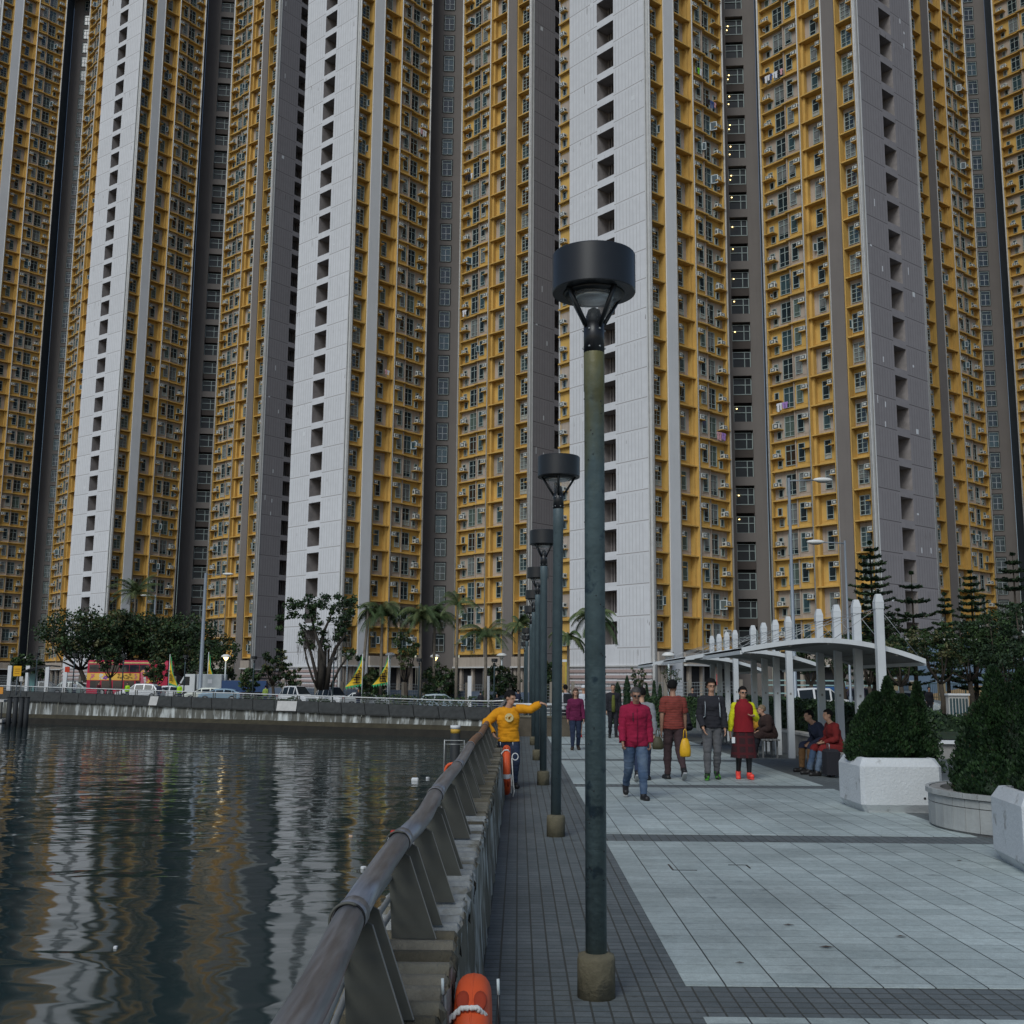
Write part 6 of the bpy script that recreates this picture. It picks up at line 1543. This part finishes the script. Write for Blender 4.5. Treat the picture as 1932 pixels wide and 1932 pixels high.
J = pose_walk(.8, arm=.1, elbow=.1, stride=.26); person(gp(1272,1471), 1.80, pi+.08, J, 'tall man in a red striped shirt seen from behind, walking away with a yellow bag', ('shirt',STR), ('trousers',cm('brown',(.045,.026,.028))), ('shoes',SHB), sleeve='short', hem=.90, skin=SKIND, hair='short', detail=.013, head=(-.5,0), bulk=1.0, toff=.024)
# 4 young man in black with backpack straps
J = pose_walk(-.35, arm=.1, elbow=.3, stride=.22); J['wrir'] += V(.05,-.12,.02); J['palr'] += V(.08,-.14,.02)
pB = person(gp(1345,1472), 1.77, radians(-3), J, 'young man with glasses, black shirt, grey trousers and pale backpack straps', ('shirt',BLKC), ('trousers',GRYT), ('trainers',mat('shoe_lime',(.08,.34,.03),.5,.4,30,col2=(.01,.01,.01),c2scale=14,c2lo=.44,c2hi=.5)), hair='tall', glasses='clear', hem=.90, detail=.013, head=(.15,0), toff=.024)
# 5 woman with yellow sleeves: sleeves built by a second garment
J = pose_walk(.3, arm=.05, elbow=.3, stride=.18)
J['elbl'] = J['shol']+V(.09,.0,-.26); J['wril'] = J['elbl']+V(-.08,-.19,.07); J['pall'] = J['wril']+V(-.07,-.03,.0)
J['elbr'] = J['shor']+V(-.07,0,-.27); J['wrir'] = J['elbr']+V(-.04,-.03,-.25); J['palr'] = J['wrir']+V(-.0,-.02,-.08)
pW = person(gp(1405,1471), 1.64, radians(-2), J, 'woman in a red vest over bright yellow sleeves, dark red long skirt and coral trainers', ('sweater',cm('bright_yellow',(.55,.55,.01))), ('trousers',BLKC), ('trainers',mat('shoe_coral',(.8,.07,.05),.5,.1)), hair='short', glasses='sun', hem=.86, skirt=(cm('dark_plaid',(.028,.008,.010)),.42), detail=.013, head=(.2,0), collar=True, bulk=1.03)
PLD = MATS['cloth_dark_plaid']; stripes(PLD, (.06,.006,.009), .16, 'XZ', .3)
b = MB(); W = cm('deep_red',(.19,.006,.012)); rings = []; n = 26
zz = J['wst'].z
for z, rx_, ry_ in ((zz-.22,.205,.17),(zz-.1,.198,.165),(zz+.02,.19,.165),(zz+.15,.198,.17),(zz+.24,.20,.17),(zz+.29,.19,.16),(zz+.335,.15,.135),(zz+.37,.10,.10),(zz+.42,.08,.085)):
    rings.append([V(rx_*cos(2*pi*i/n), ry_*sin(2*pi*i/n)-.012, z) for i in range(n)])
b.loft(rings, W, smooth=True, caps=False); b.build('vest', pW)
b = MB(); rn = random.Random(1)
for i in range(500):
    a = rn.uniform(0,2*pi); p = V(.115*cos(a),.10*sin(a)+.01,zz+.36+rn.uniform(-.03,.04)); quad(b, p, rdir(rn), .045, .2, HAIRBR, rn)
b.build('fur_collar', pW)
# 6 woman in plum
J = pose_walk(-.5, arm=.25, elbow=.15, stride=.2); person(gp(1086,1416), 1.58, radians(3), J, 'woman in a plum jumper and dark jeans walking left of the nearest lamp post', ('jumper',cm('plum',(.11,.008,.045))), ('jeans',JEAND), ('boots',mat('boot_brown',(.03,.018,.012),.6)), hair='long', hairm=HAIRBR, detail=.016, hem=.84, toff=.02)
# 7 man in black jacket, olive shirt
J = pose_walk(.4, arm=.1, elbow=.1, stride=.2); pO = person(gp(1157,1393), 1.70, 0, J, 'man in an open black jacket over an olive shirt, right of the nearest lamp post', ('jacket',BLKC), ('trousers',BLKC), ('shoes',SHB), hair='thin', hairm=HAIRG, detail=.018, hem=.86, toff=.03)
b = MB(); b.loft([[V(x,y-.0,z) for x,y in ((-w,-.135),(w,-.135),(w,-.165),(0,-.175),(-w,-.165))] for z,w in ((.86,.055),(1.1,.06),(1.3,.055),(1.42,.035))], cm('olive',(.10,.11,.02)), smooth=True); b.build('shirt', pO)
# 8,9 pair with white shirts
J = pose_walk(.5, arm=.2, elbow=.2); person(V(ax(1101,37),37,.0), 1.68, pi, J, 'man in a white cap, white shirt and dark shorts, behind the woman in plum', ('shirt',cm('white_shirt',(.45,.47,.5))), ('shorts',BLKC), ('shoes',mat('shoe_red',(.35,.01,.01),.6)), hair='cap', sleeve='short', legs='short', detail=.017, hem=.90)
J = pose_walk(-.3, arm=.1, elbow=.2); person(V(ax(1067,39),39,0), 1.66, pi+.3, J, 'person in a white shirt with a dark backpack, at the end of the cross wall', ('shirt',MATS['cloth_white_shirt']), ('trousers',BLKC), ('shoes',SHB), hair='short', detail=.02)
# 10 yellow sweater man leaning on the rail
base = gp(965,1487)
def rel(px, py, d): q = atd(px,py,d)-base; return V(q.x, q.y, q.z)
J = pose_walk(.0, arm=0, elbow=0, stride=.0)
D = base.y
J['pel'] = rel(960,1396,D-.02); J['wst'] = rel(958.5,1379,D-.03); J['chs'] = rel(958,1354,D-.06); J['nck'] = rel(959,1335,D-.06); J['hed'] = rel(963,1317.5,D-.10)
for n, s in (('l',1),('r',-1)):
    J['hip'+n] = J['pel']+V(.085*s,0,-.03); 
J['knel'] = rel(972,1437,D-.08); J['ankl'] = rel(970,1478,D+.02); J['toel'] = J['ankl']+V(.05,-.14,-.055); J['hell'] = J['ankl']+V(-.01,.05,-.05)
J['kner'] = rel(954,1438,D+.05); J['ankr'] = rel(958,1478,D+.1); J['toer'] = J['ankr']+V(-.05,-.14,-.055); J['helr'] = J['ankr']+V(.0,.05,-.05)
J['shol'] = rel(977,1337,D-.06); J['elbl'] = rel(1000,1339.5,D-.16); J['wril'] = rel(1021,1326.5,D-.16); J['pall'] = rel(1029,1328,D-.18)
J['shor'] = rel(939,1345,D-.06); J['elbr'] = rel(917,1364,D-.1); J['wrir'] = rel(931,1386,D-.26); J['palr'] = rel(937,1393,D-.28)
lo = min(J['toel'].z,J['toer'].z)-.03
for k in ('toel','toer','hell','helr','ankl','ankr'): J[k].z -= lo*.9
YS = cm('mustard',(.60,.25,.004))
pY = person(base, 1.75, 0, J, 'man in a mustard sweater leaning on the handrail, reaching to a lamp post', ('sweater',YS), ('jeans',JEAND), ('shoes',SHB), hair='short', hem=.93, detail=.013, head=(.9,.22), curl=.9, toff=.022)
b = MB(); c = J['chs']+V(.025,-.158,.005)
pr = Matrix.Translation(c) @ Matrix.Rotation(radians(0),4,'X'); rn = random.Random(9)
for i in range(16):
    a = 2*pi*i/16; b.face([c+V(0,0,0), c+V(.072*cos(a),.010*abs(cos(a)),.072*sin(a)), c+V(.072*cos(a+2*pi/16),.010*abs(cos(a+2*pi/16)),.072*sin(a+2*pi/16))], mat('print_cream',(.5,.42,.2),.8))
for i in range(22):
    a, q = rn.uniform(0,6.28), rn.uniform(.0,.055); p = c+V(q*cos(a),-.003,q*sin(a)); s = rn.uniform(.007,.018); b.face([p+V(s*cos(t+a),0,s*sin(t+a)*.7) for t in (0,1.4,2.9,4.5)], YS)
b.build('chest_print', pY)

# seated figures
def pose_sit(seat=.46, knee=.0, lean=.15, arms='lap', spread=.1):
    J = dict(pel=V(0,0,seat+.10), wst=V(0,0,seat+.24), chs=V(0,-.03,seat+.43), nck=V(0,-.04,seat+.60), hed=V(0,-.08,seat+.77))
    for s, n in ((1,'l'),(-1,'r')):
        J['hip'+n] = V(.09*s,-.01,seat+.08); J['kne'+n] = V((.09+spread)*s,-.43,seat+.08); J['ank'+n] = V((.09+spread)*s,-.43-knee,.085); J['toe'+n] = J['ank'+n]+V(.02*s,-.15,-.05); J['hel'+n] = J['ank'+n]+V(0,.05,-.05)
        J['sho'+n] = V(.17*s,-.03,seat+.55); J['elb'+n] = V(.22*s,-.10,seat+.30); J['wri'+n] = V(.08*s,-.30,seat+.26); J['pal'+n] = V(.04*s,-.37,seat+.24)
    R = Matrix.Rotation(lean,4,'X'); p = J['pel'].copy()
    for k in ('wst','chs','nck','hed','shol','shor','elbl','elbr','wril','wrir','pall','palr'): J[k] = p+R @ (J[k]-p)
    return J
person(V(6.15,27.6,0), 1.66, radians(-80), pose_sit(lean=.25,knee=.1), 'elderly woman in a dark brown coat sitting on the bench under the middle shelter', ('coat',cm('dark_brown',(.035,.018,.015))), ('trousers',BLKC), ('trainers',BLKC), hair='short', hairm=mat('hair_fair',(.18,.13,.08),.8,.3,30), detail=.015, toff=.045, bulk=1.1, hem=.86)
person(V(6.05,28.25,0), 1.5, radians(-60), pose_sit(lean=.1,knee=.05), 'boy in an orange and navy top sitting behind the woman in brown', ('jumper',cm('amber',(.45,.22,.02))), ('trousers',JEAND), ('shoes',SHB), hair='short', hairm=HAIRBR, detail=.018)
person(V(6.0,33.5,0), 1.55, radians(-65), pose_sit(lean=.3,knee=.05), 'person in a lilac jacket sitting bent forward on the farthest bench', ('jacket',cm('lilac',(.42,.27,.52))), ('jeans',JEAND), ('shoes',SHB), hair='short', detail=.018, toff=.03)
person(V(6.2,22.9,0), 1.72, radians(-78), pose_sit(lean=.45,knee=.02), 'man in tan trousers bent over on the bench behind the box planter', ('jacket',cm('navy',(.02,.025,.05))), ('trousers',cm('tan',(.16,.085,.035))), ('shoes',SHB), hair='short', detail=.015)
person(V(6.25,22.25,0), 1.66, radians(-80), pose_sit(lean=.18,knee=.12), 'dark-haired person in red top and jeans sitting behind the box planter', ('jumper',cm('dark_red',(.16,.012,.012))), ('jeans',JEAN), ('trainers',SHB), hair='short', detail=.015, toff=.02)
person(V(ax(1318,33),35.2,0), 1.6, radians(-50), pose_sit(seat=.38,lean=.4,knee=.1), 'person in dark clothes crouched low beside the young man in black', ('jacket',BLKC), ('trousers',cm('grey_dark',(.05,.05,.055))), ('shoes',SHB), hair='short', detail=.02)
# people on the far quay and beyond
HV = cm('hi_vis', (.35,.62,.02)); PG_ = cm('pale_green', (.22,.30,.06))
far = [(907,None,BLKC,'person in black leaning at the far quay rail left of the man in yellow',1.7,0),(938,None,BLKC,'dark-haired head above the far quay rail, right of the person in black',1.5,0),(978,None,MATS['cloth_navy'],'person in navy at the end of the far quay, right behind the man in yellow',1.72,.6),
       (337,None,HV,'worker in a bright green vest on the far quay',1.68,0),(502,None,PG_,'worker in a pale green jacket on the far quay before the first van',1.7,0),(678,None,BLKC,'person in dark clothes under the left yellow pennant',1.65,.3),
       (297,None,MATS['cloth_navy'],'person in dark blue beside the white hatchback',1.68,0),(178,None,cm('maroon',(.09,.01,.015)),'person in maroon at the rear of the red bus',1.6,1),(130,None,MATS['cloth_white_shirt'],'person in white on the far quay left of the bus',1.6,0),(235,None,MATS['cloth_hi_vis'],'worker in green vest close to the bus wheel',1.6,0)]
for i,(px,_,m,lab,hh,fc) in enumerate(far):
    X = ax(px,100); y = qy(X)+1.2; X = ax(px,y); y = qy(X)+1.2
    person(V(X,y,gz(X,y)), hh, fc+(0 if i%2 else pi), pose_walk((-1)**i*.3, arm=.1, elbow=.4), lab, ('jacket',m), ('trousers',JEAND), ('shoes',SHB), detail=.03)
person(V(ax(1752,64),64,0), 1.7, 0, pose_walk(.3), 'dark figure standing beside the silver car by the tan pillars', ('jacket',BLKC), ('trousers',BLKC), ('shoes',SHB), detail=.028)
person(V(ax(1306,54),54,0), 1.62, 0, pose_walk(.2), 'person whose head shows above the light green hedge', ('jacket',BLKC), ('trousers',BLKC), ('shoes',SHB), detail=.028)
# things carried
PB = mat('plastic_bag_yellow', (.62,.34,.01), .45, .15, 8); 
def bag(loc, w, h, d, m, label, name='carrier_bag', rz=0, handle=.14):
    r = thing(name, loc, label, 'bag', rz=rz); b = MB(); n = 14; rings = []
    for t, q, s in ((0,.75,.6),(.06,.95,.9),(.3,1.0,1),(.6,.9,.85),(.85,.66,.5),(1,.4,.25)):
        rings.append([V(w/2*q*cos(2*pi*i/n)*(1+.05*sin(i*2.3)), d/2*s*sin(2*pi*i/n)*(1+.1*sin(i*1.7+t*4)), h*t) for i in range(n)])
    b.loft(rings, m, smooth=True); b.build('pouch', r)
    b = MB()
    for s in (-1,1): b.tube([(-w*.16,s*.012,h*.97),(-w*.1,s*.01,h+handle*.8),(0,0,h+handle),(w*.1,s*.01,h+handle*.8),(w*.16,s*.012,h*.97)], .007, m, n=6)
    b.build('handle', r)
p = atd(1293,1428,19.8); bag((p.x,p.y,p.z), 0.20, .32, .12, PB, 'yellow plastic bag carried by the man in the red striped shirt', handle=.16)
p = atd(1241,1414,19.5); bag((p.x,p.y,p.z), .2, .22, .12, mat('bag_olive',(.05,.045,.02),.6), 'small dark olive handbag of the man in the grey sweater', name='handbag', handle=.12)
# backpacks
def pack(parent_loc, m, label, size=(.30,.18,.42), face=0, z=1.0, back=.19, straps=True, sm=None, lift=0):
    r = thing('backpack', parent_loc, label, 'backpack', rz=face); b = MB(); w, d, h = size
    b.bev(-w/2,w/2,back-.04,back+d-.04,z,z+h,.04,m); b.bev(-w*.36,w*.36,back+d-.045,back+d+.02,z+.04,z+h*.5,.03,m); b.build('sack', r)
    if straps:
        for s in (-1,1): b = MB(); b.tube([(s*.11,back-.03,z+h*.95),(s*.12,.06,z+h+.10),(s*.125,-.07,z+h+.045),(s*.13,-.165,z+h-.12),(s*.135,-.155,z+h*.35),(s*.165,-.02,z+.12),(s*.13,back-.03,z+.08)], .021, sm or m, n=8, flat=.35, ref=(1,0,0)); b.build('strap', r)
    return r
q = gp(1345,1472); pack(q, cm('pack_grey',(.22,.24,.25)), 'grey backpack worn by the young man in black, its pale straps showing', z=1.0, sm=mat('strap_pale',(.33,.36,.38),.8), face=radians(-3))
pack(V(ax(1067,39),39,0), BLKC, 'dark backpack of the person in white by the cross wall', face=pi+.3, z=.98)
r = thing('suitcase', (5.98,21.75,0), 'black wheeled case standing by the bench behind the box planter', 'suitcase'); b = MB(); b.bev(-.13,.13,-.2,.2,.05,.52,.04,BLKC); b.build('case', r); b = MB(); b.tube([(-.05,-.08,.5),(-.05,-.08,.62),(-.05,.08,.62),(-.05,.08,.5)],.01,STEELW,n=5); b.build('handle', r)
for s in (-1,1): b = MB(); b.tube([(-.02,s*.14,.03),(.02,s*.14,.03)],.03,TYRE,n=8); b.build('wheel', r)
b = MB(); b.bev(-.028,.028,-.005,.005,0,.10,.004,PATCH); b.build('screen_body', None, loc=(0,0,0)); o = bpy.data.objects[-1] if False else None
ph = [x for x in COL.objects if x.name.startswith('screen_body')][0]; ph.name = 'mobile_phone'; p = atd(1384,1402,19.6); ph.location = p; tag(ph, 'white phone in the right hand of the woman with yellow sleeves', 'phone')
# ------------------------------------------------------------------ light
EXPO, SKYS, SUNS = 0.02, .10, 1.6
w = bpy.data.worlds.new('World'); SC.world = w; w.use_nodes = True; N = w.node_tree.nodes; L = w.node_tree.links
sky = N.new('ShaderNodeTexSky'); sky.sky_type = 'NISHITA'; sky.sun_disc = False
az = radians(202); el = radians(42)          # light comes from the left, behind the camera
sky.sun_elevation = el; sky.sun_rotation = az; sky.air_density = 1.0; sky.dust_density = 1.2; sky.ozone_density = 1.0
L.new(sky.outputs[0], N['Background'].inputs[0]); N['Background'].inputs[1].default_value = SKYS
sd = bpy.data.lights.new('sun', 'SUN'); sd.energy = SUNS; sd.angle = radians(28); sd.color = (.95,1,.985)
so = bpy.data.objects.new('sun', sd); COL.objects.link(so)
dv = Vector((sin(az)*cos(el), cos(az)*cos(el), sin(el))); so.rotation_euler = (-dv).to_track_quat('-Z','Y').to_euler()
SC.view_settings.view_transform = 'Standard'; SC.view_settings.look = 'None'; SC.view_settings.exposure = EXPO; SC.view_settings.gamma = 1; SC.view_settings.use_curve_mapping = False
SC.render.engine = 'CYCLES'; SC.cycles.max_bounces = 6; SC.cycles.transparent_max_bounces = 8
SC.render.resolution_x = 1024; SC.render.resolution_y = 1024
